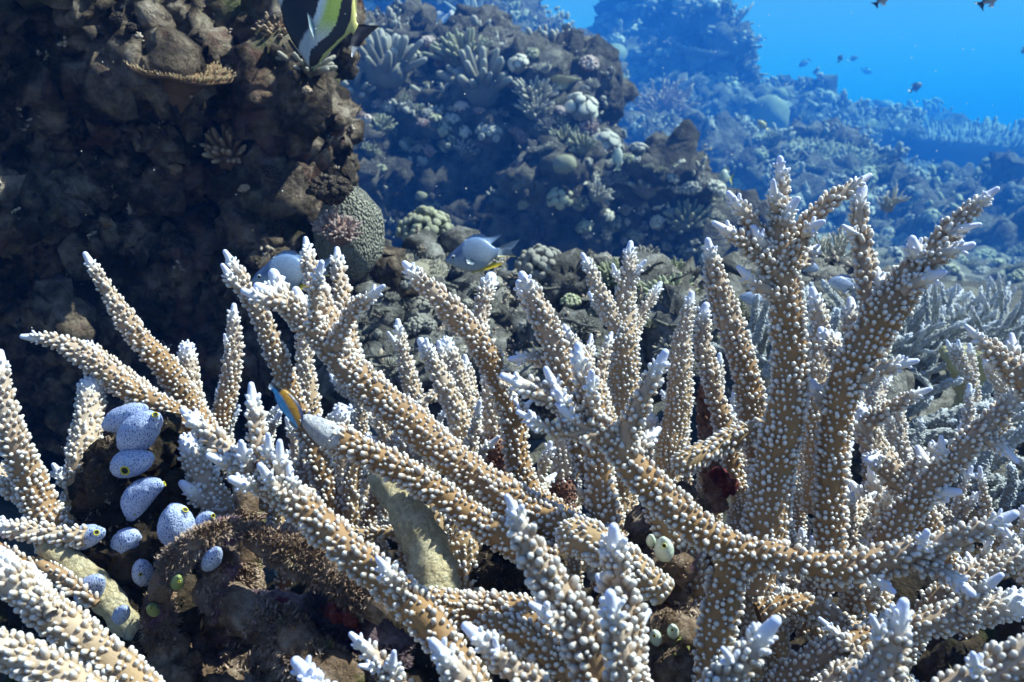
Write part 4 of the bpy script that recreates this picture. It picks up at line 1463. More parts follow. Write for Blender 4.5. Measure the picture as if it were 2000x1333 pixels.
# --- stems behind the diagonal
for k, (lab, br) in enumerate([
        ("upright staghorn stem just behind the upper end of the long diagonal limb", [[(625, 960, .60, 56), (612, 840, .60, 54), (598, 720, .60, 50), (592, 610, .60, 30)]]),
        ("short pale staghorn stem showing under the diagonal limb beside the wrasse", [[(700, 1080, .56, 56), (680, 960, .56, 54), (668, 870, .56, 50), (665, 790, .56, 40)], side(680, 960, 640, 900, .56, .57, 40, 20)]),
        ("small white-tipped staghorn twig peeping over the diagonal limb", [[(760, 880, .58, 44), (735, 790, .58, 38), (712, 740, .58, 32), (705, 700, .58, 18)], side(735, 790, 690, 720, .58, .585, 28, 16)]),
        ("thin staghorn stem with a pale tip in front of the rubble", [[(850, 900, .62, 46), (815, 790, .62, 44), (792, 715, .62, 40), (776, 622, .62, 16)], side(785, 680, 757, 648, .62, .61, 18, 12)]),
        ("straight staghorn stem with a cluster of blue-white knobs at its top, beside the thin one", [[(935, 990, .56, 60), (915, 890, .56, 58), (886, 795, .56, 54), (852, 722, .56, 44), (818, 660, .56, 24)], side(850, 725, 832, 660, .56, .555, 26, 16)]),
        ("blunt staghorn stem half behind the leaning one under the silvery fish", [[(950, 920, .64, 48), (918, 820, .64, 46), (893, 730, .64, 42), (868, 660, .64, 34)], side(895, 740, 855, 665, .64, .63, 24, 16)]),
        ("narrow pale staghorn stem between the blunt one and the tall leaning branch", [[(975, 1000, .66, 46), (955, 900, .66, 44), (932, 790, .66, 40), (907, 692, .66, 16)], side(945, 850, 975, 780, .66, .67, 26, 16)]),
        ("low staghorn twig pointing left with a pale side tip", [[(905, 830, .60, 40), (860, 770, .60, 36), (830, 780, .59, 30), (790, 806, .585, 16)]]),
]):
    stag(lab, br, mat='stag_pale', seed=20 + k, lowpoly=True)
stag("tall staghorn branch curving up and left to end below the silvery fish", [
    [(1190, 1060, .49, 62), (1100, 1005, .50, 60), (1035, 965, .50, 62), (1008, 890, .50, 66), (1000, 805, .50, 68), (972, 728, .50, 68), (938, 662, .50, 66), (888, 608, .495, 62), (832, 556, .49, 48), (786, 511, .485, 20)],
    [(950, 690, .51, 44), (938, 640, .52, 40), (945, 585, .525, 40), (962, 532, .53, 36)],
    side(975, 740, 1015, 800, .49, .48, 22, 14)], seed=40)
stag("brown staghorn branch with a bare white tip right of the silvery fish", [
    [(1180, 960, .47, 70), (1130, 860, .47, 68), (1108, 770, .47, 68), (1086, 682, .468, 66), (1052, 602, .465, 54), (1016, 530, .46, 24)],
    [(1060, 640, .49, 40), (1030, 590, .50, 34), (1012, 546, .50, 26)],
    [(1110, 740, .475, 42), (1060, 700, .475, 38), (992, 702, .47, 20)],
    side(1090, 720, 1075, 620, .49, .51, 36, 20)], seed=41)
stag("staghorn stem dividing into a fan of three tapering tips at the centre", [
    [(1215, 1000, .60, 88), (1215, 880, .60, 86), (1222, 760, .60, 82), (1222, 680, .60, 76), (1216, 600, .60, 56), (1225, 540, .60, 46), (1232, 470, .60, 17)],
    [(1222, 690, .60, 54), (1190, 600, .595, 48), (1165, 555, .59, 38), (1136, 494, .585, 14)],
    [(1226, 690, .605, 46), (1248, 620, .61, 38), (1292, 550, .615, 15)],
    side(1230, 560, 1262, 508, .60, .595, 24, 13), side(1222, 560, 1196, 515, .60, .59, 22, 14), side(1210, 640, 1150, 570, .6, .62, 36, 18)], mat='stag_pale', seed=42)
stag("three short staghorn twigs in one stand between the fan and the bare-tipped branch", [
    [(1190, 860, .56, 60), (1165, 760, .56, 52), (1132, 690, .56, 40), (1100, 633, .56, 15)],
    side(1165, 770, 1155, 652, .56, .57, 34, 14), side(1180, 800, 1195, 648, .56, .58, 36, 15), side(1160, 760, 1110, 720, .555, .54, 28, 15)], seed=43)
# --- the S-shaped limb at the front
stag("long curved staghorn limb sweeping along the front to a blue-white tip at the right edge", [
    [(1385, 1400, .37, 100), (1400, 1240, .37, 98), (1425, 1120, .365, 92), (1480, 1080, .36, 80), (1560, 1096, .355, 78), (1660, 1106, .35, 80), (1770, 1090, .345, 78), (1885, 1048, .335, 62), (1990, 1000, .325, 26)],
    [(1470, 1085, .36, 84), (1400, 1052, .36, 86), (1335, 1005, .36, 86), (1262, 936, .358, 84), (1190, 862, .355, 78), (1125, 806, .35, 64), (1058, 768, .345, 50), (976, 732, .34, 24)],
    [(1180, 855, .355, 54), (1142, 780, .35, 48), (1132, 730, .348, 42), (1128, 668, .345, 26)],
    [(1215, 880, .355, 64), (1245, 800, .35, 56), (1272, 750, .345, 46), (1302, 682, .34, 24)],
    side(1130, 815, 1064, 716, .35, .342, 44, 24), side(1165, 830, 1156, 722, .35, .335, 36, 24), side(1160, 850, 1008, 803, .35, .335, 44, 22),
    side(1120, 810, 1085, 760, .348, .335, 40, 26), side(1150, 840, 1090, 790, .35, .338, 40, 26),
    side(1800, 1085, 1812, 1034, .342, .335, 34, 26), side(1790, 1100, 1905, 1165, .345, .325, 46, 30), side(1660, 1110, 1750, 1160, .35, .34, 40, 24),
    side(1230, 900, 1290, 835, .36, .37, 40, 22)], seed=50)
stag("stout vertical staghorn stump with a chalk-white foot under the curved limb", [
    [(1180, 1040, .43, 74), (1178, 960, .43, 74), (1172, 890, .43, 72), (1165, 820, .43, 66), (1160, 770, .43, 50)],
    ([(1175, 1130, .428, 76), (1180, 1060, .428, 80), (1182, 1015, .428, 70)], dict(m='dead_white', knobs=False, name='bare_foot'))], seed=51, whitetip=False)
stag("half-dead staghorn stem, pale above and pinkish bare below, in the dark gap", [
    [(1100, 985, .56, 62), (1103, 940, .56, 60), (1106, 870, .56, 56), (1108, 800, .56, 46)],
    ([(1098, 1060, .56, 64), (1100, 1000, .56, 64), (1103, 930, .558, 56)], dict(m='dead_red', dens=1.1, name='dead_lower_stem', whitetip=False))], mat='stag_pale', seed=52, lowpoly=True)
stag("narrow staghorn stem with a reddish dead lower half beside the tall leaning branch", [
    [(965, 860, .58, 48), (962, 810, .58, 46), (955, 750, .58, 40), (950, 710, .58, 26)],
    ([(970, 1000, .58, 52), (967, 920, .58, 50), (965, 850, .578, 44)], dict(m='dead_red', name='dead_lower_stem', whitetip=False))], mat='stag_pale', seed=53, lowpoly=True)
# --- tall right trunks
stag("tall dark staghorn trunk at right crowned by five spreading tips", [
    [(1470, 1150, .42, 120), (1495, 1000, .42, 112), (1528, 850, .42, 102), (1542, 710, .42, 96), (1536, 590, .415, 90), (1520, 500, .41, 74), (1525, 400, .405, 54), (1523, 304, .40, 22)],
    [(1520, 520, .41, 60), (1480, 455, .405, 48), (1455, 420, .40, 40), (1420, 374, .395, 20)],
    [(1520, 540, .41, 56), (1465, 480, .40, 46), (1430, 458, .395, 36), (1392, 434, .39, 18)],
    [(1540, 520, .41, 60), (1580, 445, .41, 52), (1630, 392, .41, 44), (1703, 340, .41, 18)],
    side(1528, 440, 1562, 384, .40, .395, 36, 22), side(1575, 455, 1612, 432, .405, .395, 34, 20), side(1530, 580, 1440, 520, .41, .40, 44, 20),
    side(1525, 430, 1510, 350, .405, .39, 36, 18), side(1560, 520, 1600, 480, .42, .43, 40, 22), side(1500, 500, 1470, 440, .405, .395, 40, 22)], seed=60)
stag("massive forked staghorn trunk at right reaching up to the highest right-hand tip", [
    [(1630, 1150, .42, 84), (1625, 1020, .42, 80), (1626, 890, .42, 82), (1648, 765, .415, 92), (1700, 655, .41, 100), (1765, 555, .405, 92), (1838, 465, .40, 66), (1900, 405, .395, 42), (1952, 366, .39, 18)],
    [(1705, 650, .41, 60), (1694, 560, .415, 54), (1684, 470, .42, 50), (1680, 400, .42, 40), (1688, 360, .42, 26)],
    [(1655, 760, .41, 52), (1705, 728, .405, 44), (1745, 715, .40, 36), (1796, 704, .395, 18)],
    [(1800, 520, .40, 50), (1850, 492, .39, 40), (1906, 476, .385, 20)],
    side(1850, 460, 1918, 438, .395, .39, 32, 17), side(1760, 570, 1850, 530, .40, .39, 50, 24), side(1690, 690, 1660, 580, .42, .43, 56, 26),
    side(1670, 720, 1600, 640, .43, .45, 56, 28), side(1740, 590, 1710, 520, .41, .415, 50, 26), side(1800, 510, 1780, 460, .4, .395, 46, 26),
    side(1690, 460, 1645, 440, .42, .41, 26, 16), side(1640, 800, 1580, 740, .43, .44, 50, 24)], seed=61)
stag("tapering staghorn stem with a white conical top left of the tall dark trunk", [
    [(1530, 1100, .48, 84), (1505, 960, .48, 82), (1478, 850, .48, 78), (1455, 745, .48, 74), (1428, 645, .478, 68), (1400, 552, .475, 56), (1381, 464, .47, 20)],
    side(1440, 700, 1415, 600, .485, .50, 36, 20)], seed=62)
stag("shaded brown staghorn stem close behind the conical one", [
    [(1440, 960, .51, 56), (1420, 830, .51, 52), (1388, 730, .51, 48), (1372, 650, .51, 42), (1380, 590, .51, 24)],
    ([(1400, 1000, .53, 56), (1392, 900, .53, 56), (1385, 800, .53, 50), (1380, 740, .53, 36)], dict(m='dead_red', name='dead_lower_stem', whitetip=False))], seed=63)
stag("pale grey staghorn stem standing between the fan and the conical one", [
    [(1290, 1020, .62, 76), (1308, 900, .62, 74), (1326, 770, .62, 64), (1334, 665, .62, 50), (1352, 568, .62, 18)],
    side(1310, 880, 1262, 800, .62, .63, 44, 24)], mat='stag_pale', seed=64, lowpoly=True)
stag("stubby cream staghorn branch pointing left above the red sponge", [
    [(1500, 840, .455, 60), (1440, 852, .45, 60), (1380, 880, .445, 60), (1318, 915, .44, 54)]], mat='stag_pale', seed=65, whitetip=False)
stag("knobbly staghorn stem directly behind the two tall trunks", [
    [(1600, 1000, .52, 80), (1592, 860, .52, 74), (1590, 740, .52, 66), (1600, 640, .52, 50), (1585, 560, .52, 20)],
    side(1590, 760, 1640, 650, .52, .53, 50, 24)], mat='stag_pale', seed=66)
# --- right edge
stag("brown staghorn branch slanting in from the right edge, tip pointing up-left", [
    [(2120, 850, .41, 84), (2030, 775, .41, 76), (1972, 725, .405, 60), (1928, 680, .40, 40), (1884, 634, .395, 15)],
    side(2000, 750, 1975, 650, .41, .42, 44, 20), side(2040, 780, 2010, 690, .41, .4, 44, 20)], seed=70)
stag("staghorn branch at the right edge rising to a pale tip from behind the curved limb", [
    [(1700, 1120, .43, 80), (1745, 1040, .43, 78), (1800, 965, .43, 74), (1868, 892, .425, 68), (1935, 825, .42, 54), (2005, 755, .415, 30)],
    side(1850, 915, 1838, 850, .425, .42, 34, 18), side(1910, 850, 1990, 905, .42, .41, 40, 20), side(1790, 980, 1880, 960, .43, .42, 44, 24),
    side(1830, 930, 1790, 870, .43, .44, 40, 22)], seed=71)
stag("slanting staghorn limb below the horizontal branchlets right of the forked trunk", [
    [(1860, 1130, .47, 80), (1800, 1010, .47, 76), (1745, 925, .47, 70), (1700, 850, .47, 62), (1672, 790, .47, 44)],
    side(1690, 830, 1822, 758, .465, .45, 44, 18), side(1760, 950, 1850, 860, .47, .46, 44, 20), side(1720, 890, 1690, 900, .47, .46, 50, 24)], seed=72)
stag("small pale staghorn spike in the gap beside the dark forked trunk", [
    [(1720, 1080, .52, 56), (1712, 980, .52, 50), (1700, 905, .52, 22)], side(1712, 990, 1660, 940, .52, .53, 40, 22)], mat='stag_pale', seed=73)
stag("shaded brown staghorn limb running level behind the tip at the right edge", [
    [(1650, 1260, .41, 76), (1760, 1235, .41, 78), (1880, 1205, .405, 76), (2010, 1170, .40, 70)],
    [(1720, 1330, .44, 70), (1840, 1170, .44, 64), (1940, 1110, .44, 56), (2030, 1070, .44, 40)],
    side(1880, 1200, 1960, 1120, .40, .39, 44, 22)], seed=74)
stag("brown staghorn branch crossing the lower right corner behind the large front tips", [
    [(1480, 1200, .44, 70), (1560, 1180, .44, 70), (1640, 1215, .44, 68), (1720, 1280, .44, 64), (1790, 1370, .44, 60)],
    [(1500, 1360, .42, 80), (1580, 1290, .42, 76), (1680, 1240, .42, 60), (1760, 1200, .42, 30)],
    [(1560, 1420, .40, 90), (1640, 1330, .40, 84), (1720, 1290, .40, 60)],
    side(1560, 1185, 1500, 1140, .44, .45, 50, 26)], seed=75)
stag("thin brown staghorn twig with a white dot of a tip in the lower right", [
    [(1720, 1330, .37, 36), (1680, 1280, .37, 34), (1640, 1240, .37, 26), (1598, 1206, .37, 15)]], seed=76)
# --- large ones at the very front
stag("big blurred staghorn tip rising at the bottom right, knobs standing out at its sides", [
    [(1640, 1440, .285, 100), (1690, 1340, .285, 92), (1738, 1250, .283, 70), (1768, 1168, .28, 32)],
    side(1735, 1260, 1700, 1200, .283, .275, 34, 22)], seed=80)
stag("blurred staghorn tip bottom centre-right with a rounded bluish end", [
    [(1340, 1440, .265, 110), (1410, 1335, .265, 98), (1470, 1265, .262, 66), (1522, 1205, .258, 36)],
    side(1440, 1300, 1410, 1265, .262, .255, 34, 24)], seed=81)
stag("large blurred staghorn limb cut off by the bottom right corner", [
    [(1780, 1420, .27, 110), (1890, 1345, .27, 104), (1990, 1290, .268, 96), (2090, 1235, .265, 60)],
    side(1920, 1330, 1900, 1275, .268, .258, 40, 26)], seed=82)
stag("close brown staghorn branch at bottom centre with fat white knobs and a long bluish tip", [
    [(1200, 1440, .295, 128), (1160, 1320, .295, 118), (1110, 1190, .292, 104), (1055, 1090, .288, 80), (1015, 1020, .284, 48), (988, 966, .28, 24)],
    side(1110, 1210, 1034, 1178, .288, .278, 44, 28), side(1140, 1260, 1185, 1200, .295, .30, 50, 26)], seed=83, krad=0.00128)
stag("bluish-tipped staghorn branch beside it, right of bottom centre", [
    [(1240, 1440, .31, 112), (1228, 1310, .31, 104), (1216, 1190, .308, 92), (1206, 1100, .305, 66), (1198, 1022, .30, 30)],
    [(1215, 1400, .285, 80), (1212, 1290, .282, 72), (1200, 1215, .278, 54), (1190, 1152, .274, 34)],
    side(1215, 1180, 1165, 1120, .31, .315, 54, 28), side(1225, 1260, 1270, 1190, .31, .315, 54, 28)], seed=84, krad=0.00128)
stag("blurred staghorn tip pointing up-left at the bottom edge left of centre", [
    [(1130, 1440, .285, 104), (1040, 1340, .285, 90), (965, 1272, .282, 62), (903, 1218, .278, 30)],
    [(960, 1420, .275, 90), (900, 1320, .275, 72), (870, 1280, .272, 50), (840, 1248, .268, 28)],
    side(980, 1285, 965, 1245, .282, .276, 30, 20)], seed=85)
stag("small staghorn branch with a white bead tip at the bottom, left of centre", [
    [(840, 1430, .335, 70), (790, 1350, .335, 64), (735, 1288, .332, 48), (682, 1236, .328, 20)],
    side(770, 1330, 770, 1270, .333, .328, 34, 20), side(745, 1300, 700, 1300, .333, .325, 30, 18)], seed=86)
stag("white staghorn tip poking into the bottom edge at left", [
    [(690, 1440, .29, 76), (635, 1360, .29, 66), (600, 1315, .288, 50), (572, 1286, .285, 34)],
    side(620, 1340, 590, 1330, .288, .28, 36, 24)], seed=87, white=0.03)
stag("level brown staghorn limb with dense knobs left of the close brown branch", [
    [(1130, 1270, .385, 100), (1050, 1215, .38, 108), (970, 1195, .378, 104), (890, 1188, .376, 90), (820, 1172, .372, 70)],
    [(1100, 1300, .37, 90), (1010, 1235, .368, 76), (930, 1220, .366, 60)]], seed=88, dens=1.25, whitetip=False)
stag("cream staghorn stump standing free in the hollow at the centre", [
    [(900, 1170, .43, 100), (908, 1120, .43, 92), (912, 1075, .43, 82), (905, 1030, .43, 66)]], mat='stag_pale', seed=89, dens=1.2, whitetip=False)
stag("dusky staghorn knob behind the pale yellow dead limb", [
    [(830, 1110, .47, 60), (850, 1050, .47, 64), (848, 1005, .47, 54), (840, 975, .47, 40)]], mat='stag_pale', seed=90, whitetip=False)
stag("thin staghorn shoot running level behind the pale yellow dead limb", [
    [(860, 1035, .485, 34), (780, 1038, .485, 36), (710, 1045, .485, 34), (650, 1030, .485, 26)],
    [(690, 1010, .50, 50), (685, 950, .50, 50), (700, 890, .50, 40)]], mat='stag_pale', seed=91, whitetip=False)
# --- bottom left
stag("bright sunlit staghorn limb filling the lower left corner", [
    [(330, 1420, .34, 112), (240, 1320, .34, 104), (150, 1240, .338, 98), (60, 1165, .335, 92), (-40, 1080, .33, 80)],
    side(100, 1200, 60, 1100, .33, .34, 50, 26)], seed=92, dens=1.15, mat='stag_pale')
stag("second sunlit staghorn limb in the very corner at lower left", [
    [(290, 1470, .31, 106), (200, 1380, .31, 102), (100, 1310, .308, 96), (0, 1265, .305, 90), (-90, 1230, .302, 76)]], seed=93, dens=1.15, mat='stag_pale')
stag("pale staghorn branch lying level at the left edge below the leaning stem", [
    [(170, 1050, .43, 54), (110, 1045, .43, 52), (50, 1038, .428, 46), (-30, 1020, .425, 36)]], seed=94, mat='stag_pale')
stag("shaded staghorn twig under the sea squirts at lower left", [
    [(130, 1130, .42, 40), (60, 1110, .42, 44), (20, 1090, .42, 40), (-30, 1050, .42, 30)],
    [(190, 1180, .40, 40), (120, 1130, .40, 44), (70, 1100, .40, 36)]], seed=95, whitetip=False)
stag("staghorn stem in shade right of the sea squirts, its knobs catching the sun", [
    [(500, 1080, .47, 76), (430, 985, .47, 72), (385, 905, .47, 66), (360, 850, .47, 44)],
    side(440, 1000, 350, 940, .47, .46, 56, 28)], seed=96)
stag("pale staghorn limb emerging beneath the white-footed stump", [
    [(1300, 1160, .39, 80), (1220, 1100, .39, 92), (1160, 1060, .392, 96), (1090, 1040, .395, 80)]], mat='stag_pale', seed=97, dens=1.25, whitetip=False)
stag("staghorn branch seen from above between the curved limb's stem and the dark trunk", [
    [(1360, 1180, .42, 80), (1350, 1090, .42, 84), (1300, 1010, .42, 80), (1270, 960, .425, 50)]], seed=98, dens=1.1, whitetip=False)

# filler stems deeper in the thicket
fr = np.random.default_rng(77)
deep = []
for k in range(44):
    x = 400 + k * 37 + fr.uniform(-20, 20)
    d = fr.uniform(0.62, 0.90)
    yb = 1150 - (d - .64) * 500
    yt = fr.uniform(660, 850) + (60 if x < 700 else 0)
    if 1020 < x < 1080:
        continue
    lean = fr.uniform(-60, 60)
    w = fr.uniform(.015, .020) * FPX / d
    br = [[(x, yb, d, w), (x + lean * .3, (yb * .6 + yt * .4), d, w * .95), (x + lean * .65, (yb * .25 + yt * .75), d, w * .8), (x + lean, yt, d, w * .35)]]
    for q in range(fr.integers(1, 3)):
        ym = yt + (yb - yt) * fr.uniform(.15, .5)
        xm = x + lean * (1 - (ym - yt) / (yb - yt)) ** 1
        br.append(side(xm, ym, xm + fr.choice([-1, 1]) * fr.uniform(25, 60), ym - fr.uniform(50, 90), d, d + fr.uniform(-.02, .02), w * .7, w * .3))
    deep.append((x, br))
for n, (x, br) in enumerate(deep):
    stag("dim staghorn stem deep in the thicket, %s from the left in the hindmost row" % NTH(n),
         br, mat='stag_pale', group="hindmost row of staghorn stems", seed=120 + n, lowpoly=True)

# thinner stems filling the lower right and the gaps of the middle
low = []
for k in range(34):
    if k < 22:
        x, d = 1450 + k * 27 + fr.uniform(-14, 14), fr.uniform(.47, .62)
        yb, yt = 1330, fr.uniform(900, 1110)
    else:
        x, d = 560 + (k - 22) * 62 + fr.uniform(-20, 20), fr.uniform(.50, .60)
        yb, yt = 1150, fr.uniform(760, 900)
    lean = fr.uniform(-90, 110)
    w = fr.uniform(.013, .017) * FPX / d
    br = [[(x, yb, d, w), (x + lean * .25, yb * .65 + yt * .35, d, w * .95), (x + lean * .6, yb * .3 + yt * .7, d, w * .8), (x + lean, yt, d - .01, w * .34)]]
    for q in range(2):
        f = fr.uniform(.35, .8)
        br.append(side(x + lean * f, yb + (yt - yb) * f, x + lean * f + fr.choice([-1, 1]) * fr.uniform(30, 70), yb + (yt - yb) * f - fr.uniform(40, 80), d, d + fr.uniform(-.02, .02), w * .75, w * .32))
    low.append((k >= 22, x, br))
for n, (mid, x, br) in enumerate(low):
    m = n - 22 if mid else n
    stag("thin staghorn stem %s, %s from the left" % ("glimpsed through the gaps of the middle" if mid else "low down in the lower right tangle", NTH(m)),
         br, mat='stag_pale' if n % 2 else 'stag', group="thin stems in the gaps" if mid else "thin stems of the lower right tangle", seed=300 + n, lowpoly=True)

# dead limbs without knobs
def limb(name, label, pts, mat, cat="dead coral", lump=0.10, seed=0, sides=(), ns=16):
    base = P(*pts[0][:3])
    root = link(name, None, loc=base, label=label, cat=cat)
    for k, pp in enumerate([pts, *sides]):
        rows = catmull([[*P(x, y, d), w * .5 * d / FPX] for (x, y, d, w) in pp], 0.0025)
        path, rad = rows[:, :3], rows[:, 3].copy()
        s = np.concatenate([[0], np.cumsum(np.linalg.norm(np.diff(path, axis=0), axis=1))])
        e = np.clip((s - (s[-1] - rad[-1])) / rad[-1], 0, 1)
        rad = rad * np.sqrt(np.clip(1 - e ** 2, .02, 1))
        Vv, Qq, Tt = tube(path, rad, ns)
        n = len(path)
        off = Vv[:-2].reshape(n, ns, 3) - path[:, None]
        f = 1 + lump * fbm(Vv[:-2] * 90, 3, seed).reshape(n, ns, 1) + lump * .5 * ridged(Vv[:-2] * 330, 2, seed + 4).reshape(n, ns, 1)
        Vv[:-2] = (path[:, None] + off * f).reshape(-1, 3)
        link("limb", mesh_np("limb", Vv - base, Qq, Tt), parent=root, mat=mat)
    return root


limb("dead_coral_limb", "smooth pale yellow dead coral limb in the hollow at the centre", [(850, 1160, .41, 100), (834, 1085, .412, 84), (802, 1010, .418, 68), (770, 960, .43, 60), (735, 930, .45, 40)],
     M['dead_yellow'], seed=5, lump=.20, sides=[[(820, 1090, .44, 60), (855, 1100, .44, 46), (868, 1098, .44, 30)]])
limb("dead_coral_limb", "yellowish dead coral limb lying under the sea squirts at lower left", [(330, 1310, .44, 66), (250, 1220, .435, 60), (190, 1150, .43, 54), (130, 1095, .43, 46), (75, 1060, .43, 30)], M['dead_yellow'], seed=9, lump=.2)
limb("dead_coral_limb", "fuzzy brown dead limb lying behind the thick diagonal branch at lower left", [(760, 1190, .40, 70), (690, 1140, .40, 76), (600, 1090, .405, 72), (520, 1060, .41, 60), (480, 1050, .415, 40)], M['turf'], seed=12, lump=.16)

limb("curled_dead_branch", "curled turf-covered dead branch arching beside the blue sea squirts", [(330, 1290, .43, 60), (310, 1200, .425, 46), (322, 1130, .415, 40), (360, 1078, .41, 38), (415, 1044, .41, 36), (474, 1030, .415, 26)], M['turf'], seed=14, lump=.26, ns=20)
limb("dead_coral_stub", "dark upright dead stub right of the curled dead branch", [(480, 1230, .445, 70), (478, 1120, .447, 52), (482, 1020, .45, 48), (476, 950, .455, 36), (468, 915, .458, 22)], M['turf'], seed=15, lump=.28, ns=20)
limb("dead_coral_branch", "pinkish crusted dead arm running down to the bottom edge at lower left", [(400, 1150, .43, 60), (460, 1190, .42, 74), (540, 1235, .41, 84), (620, 1300, .40, 90), (690, 1380, .39, 90)], M['turf'], seed=16, lump=.24, ns=20,
     sides=[[(430, 1170, .425, 50), (420, 1120, .42, 44), (450, 1090, .415, 30)]])
limb("dead_coral_branch", "purplish crusted dead arm lying under the thick diagonal branch", [(490, 1170, .425, 40), (560, 1190, .42, 58), (650, 1205, .415, 62), (730, 1240, .41, 64), (790, 1290, .405, 56)], M['turf_purple'], seed=17, lump=.24, ns=20)

# single corallites, largest first
SINGLES.sort(key=lambda a: -a[0])
cnt = {}
made = 0
for pxs, ob, R, pos, r_, l_ in SINGLES:
    if made >= 900 or cnt.get(ob.parent.name, 0) >= 280:
        continue
    cnt[ob.parent.name] = cnt.get(ob.parent.name, 0) + 1
    made += 1
    o = bpy.data.objects.new("corallite", POLYP_ME)
    col.objects.link(o)
    o.parent = ob
    Mx = np.eye(4)
    Mx[:3, 0] = R[:, 0] * r_
    Mx[:3, 1] = R[:, 1] * r_
    Mx[:3, 2] = R[:, 2] * l_
    Mx[:3, 3] = pos
    o.matrix_local = Matrix(Mx.tolist())
# those not made singly would leave gaps: put them back as one mass per branch
back = {}
k = 0
cnt2 = {}
made = 0
for pxs, ob, R, pos, r_, l_ in SINGLES:
    if made >= 900 or cnt2.get(ob.parent.name, 0) >= 280:
        back.setdefault(ob.name, (ob, []))[1].append((R[:, 2], pos, r_, l_))
        continue
    cnt2[ob.parent.name] = cnt2.get(ob.parent.name, 0) + 1
    made += 1
for ob, lst in back.values():
    d_ = np.array([a[0] for a in lst])
    p_ = np.array([a[1] for a in lst])
    Vk, Qk, Tk = stamp(POLYP_HI, p_, d_, np.array([a[2] for a in lst]), np.array([a[3] for a in lst]))
    link("corallites", mesh_np("corallites", Vk, Qk, Tk, attrs={"tip": np.tile(POLYP_HI_A, len(lst))}), parent=ob, mat=M['stag'], kind="stuff")
print("singles", made, "of", len(SINGLES), "staghorn", round(time.time() - T0, 1),
      "tris", sum(len(m.loops) - 2 * len(m.polygons) for m in bpy.data.meshes))

# ------------------------------------------------------------------ turf-covered dead coral under the thicket
TA = [(28, .008, 'r'), (75, .005, 'w'), (190, .0034, 'r'), (420, .0016, 'f')]
rock("dead_coral_mound", [(400, 1290, .47, 120, 80, .05), (500, 1300, .46, 120, 60, .04), (620, 1330, .45, 100, 60, .04), (430, 1200, .475, 70, 60, .03)],
     .0028, TA, "dark crusty lump beneath the dead arms at lower left", M['turf'], nod=70, nod_r=.007, seed=51, cat="dead coral", solid=False)
rock("dead_coral_mound", [(265, 950, .485, 62, 130, .03), (300, 1060, .48, 80, 80, .035), (330, 1180, .48, 110, 90, .04), (230, 1130, .475, 90, 70, .03), (380, 980, .49, 40, 70, .02), (240, 1250, .47, 100, 80, .04)],
     .0032, TA, "dark algae-covered stump that the blue sea squirts grow on", M['turf_dark'], nod=60, nod_r=.008, seed=52, cat="dead coral", solid=False)
rock("dead_coral_mound", [(1262, 1040, .435, 26, 50, .015), (1290, 1130, .43, 45, 80, .022), (1290, 1250, .425, 70, 90, .035), (1330, 1340, .42, 110, 60, .04), (1310, 1040, .45, 40, 60, .02)],
     .003, TA, "dark brown encrusted stump dotted with tiny green sea squirts right of bottom centre", M['turf'], nod=60, nod_r=.007, seed=53, cat="dead coral", solid=False)
rock("dead_coral_mound", [(985, 1110, .46, 70, 70, .03), (1000, 1060, .47, 60, 40, .02), (1040, 1160, .45, 60, 50, .03)],
     .003, TA, "dark green-brown encrusted lump in the central hollow", M['turf_dark'], nod=30, nod_r=.008, seed=54, cat="dead coral", solid=False)
rock("dead_coral_mound", [(1000, 1400, .58, 520, 130, .12), (500, 1420, .56, 330, 120, .10), (1560, 1330, .58, 420, 160, .12), (100, 1330, .56, 300, 130, .10), (1900, 1200, .62, 260, 160, .12), (800, 1200, .62, 300, 110, .08), (1250, 1180, .64, 300, 100, .08)],
     .0065, [(14, .016, 'r'), (40, .008, 'w'), (100, .004, 'r')], "dark rubble base beneath the whole staghorn thicket", M['turf_dark'], nod=120, nod_r=.018, seed=55, cat="dead coral", solid=False)
rock("red_sponge", [(1412, 932, .462, 15, 13, .005), (1424, 950, .462, 13, 15, .005), (1402, 940, .462, 9, 8, .004)],
     .0014, [(160, .0016, 'r'), (300, .0010, 'w')], "small crimson sponge tucked beside the tall dark trunk", M['red'], nod=10, nod_r=.0018, seed=56, cat="sponge", solid=False)
rock("red_sponge", [(672, 1190, .405, 26, 20, .008), (695, 1205, .405, 22, 16, .008)],
     .0014, [(120, .003, 'r'), (300, .0012, 'w')], "dull red encrusting sponge on the dead limb at lower left", M['red'], nod=12, nod_r=.003, seed=57, cat="sponge", solid=False)
rock("leather_coral", [(1880, 700, .95, 34, 14, .03), (1900, 722, .95, 26, 10, .02), (1862, 712, .95, 14, 16, .015), (1915, 704, .95, 24, 12, .02), (1888, 760, .96, 16, 60, .014)],
     .004, [(30, .006, 'r'), (90, .002, 'f')], "yellow-green leather coral lump in front of the grey thicket", M['c_yellow'], nod=8, nod_r=.01, seed=58, cat="coral", solid=False)

M['turf_blade'] = rock_mat("turf_filaments", [(0.22, 0.13, 0.08), (0.40, 0.27, 0.18), (0.54, 0.40, 0.31), (0.66, 0.55, 0.48)], 40, 700, .001, [((0.34, 0.18, 0.24), 40, .58, .66), ((0.16, 0.20, 0.04), 30, .58, .68)])


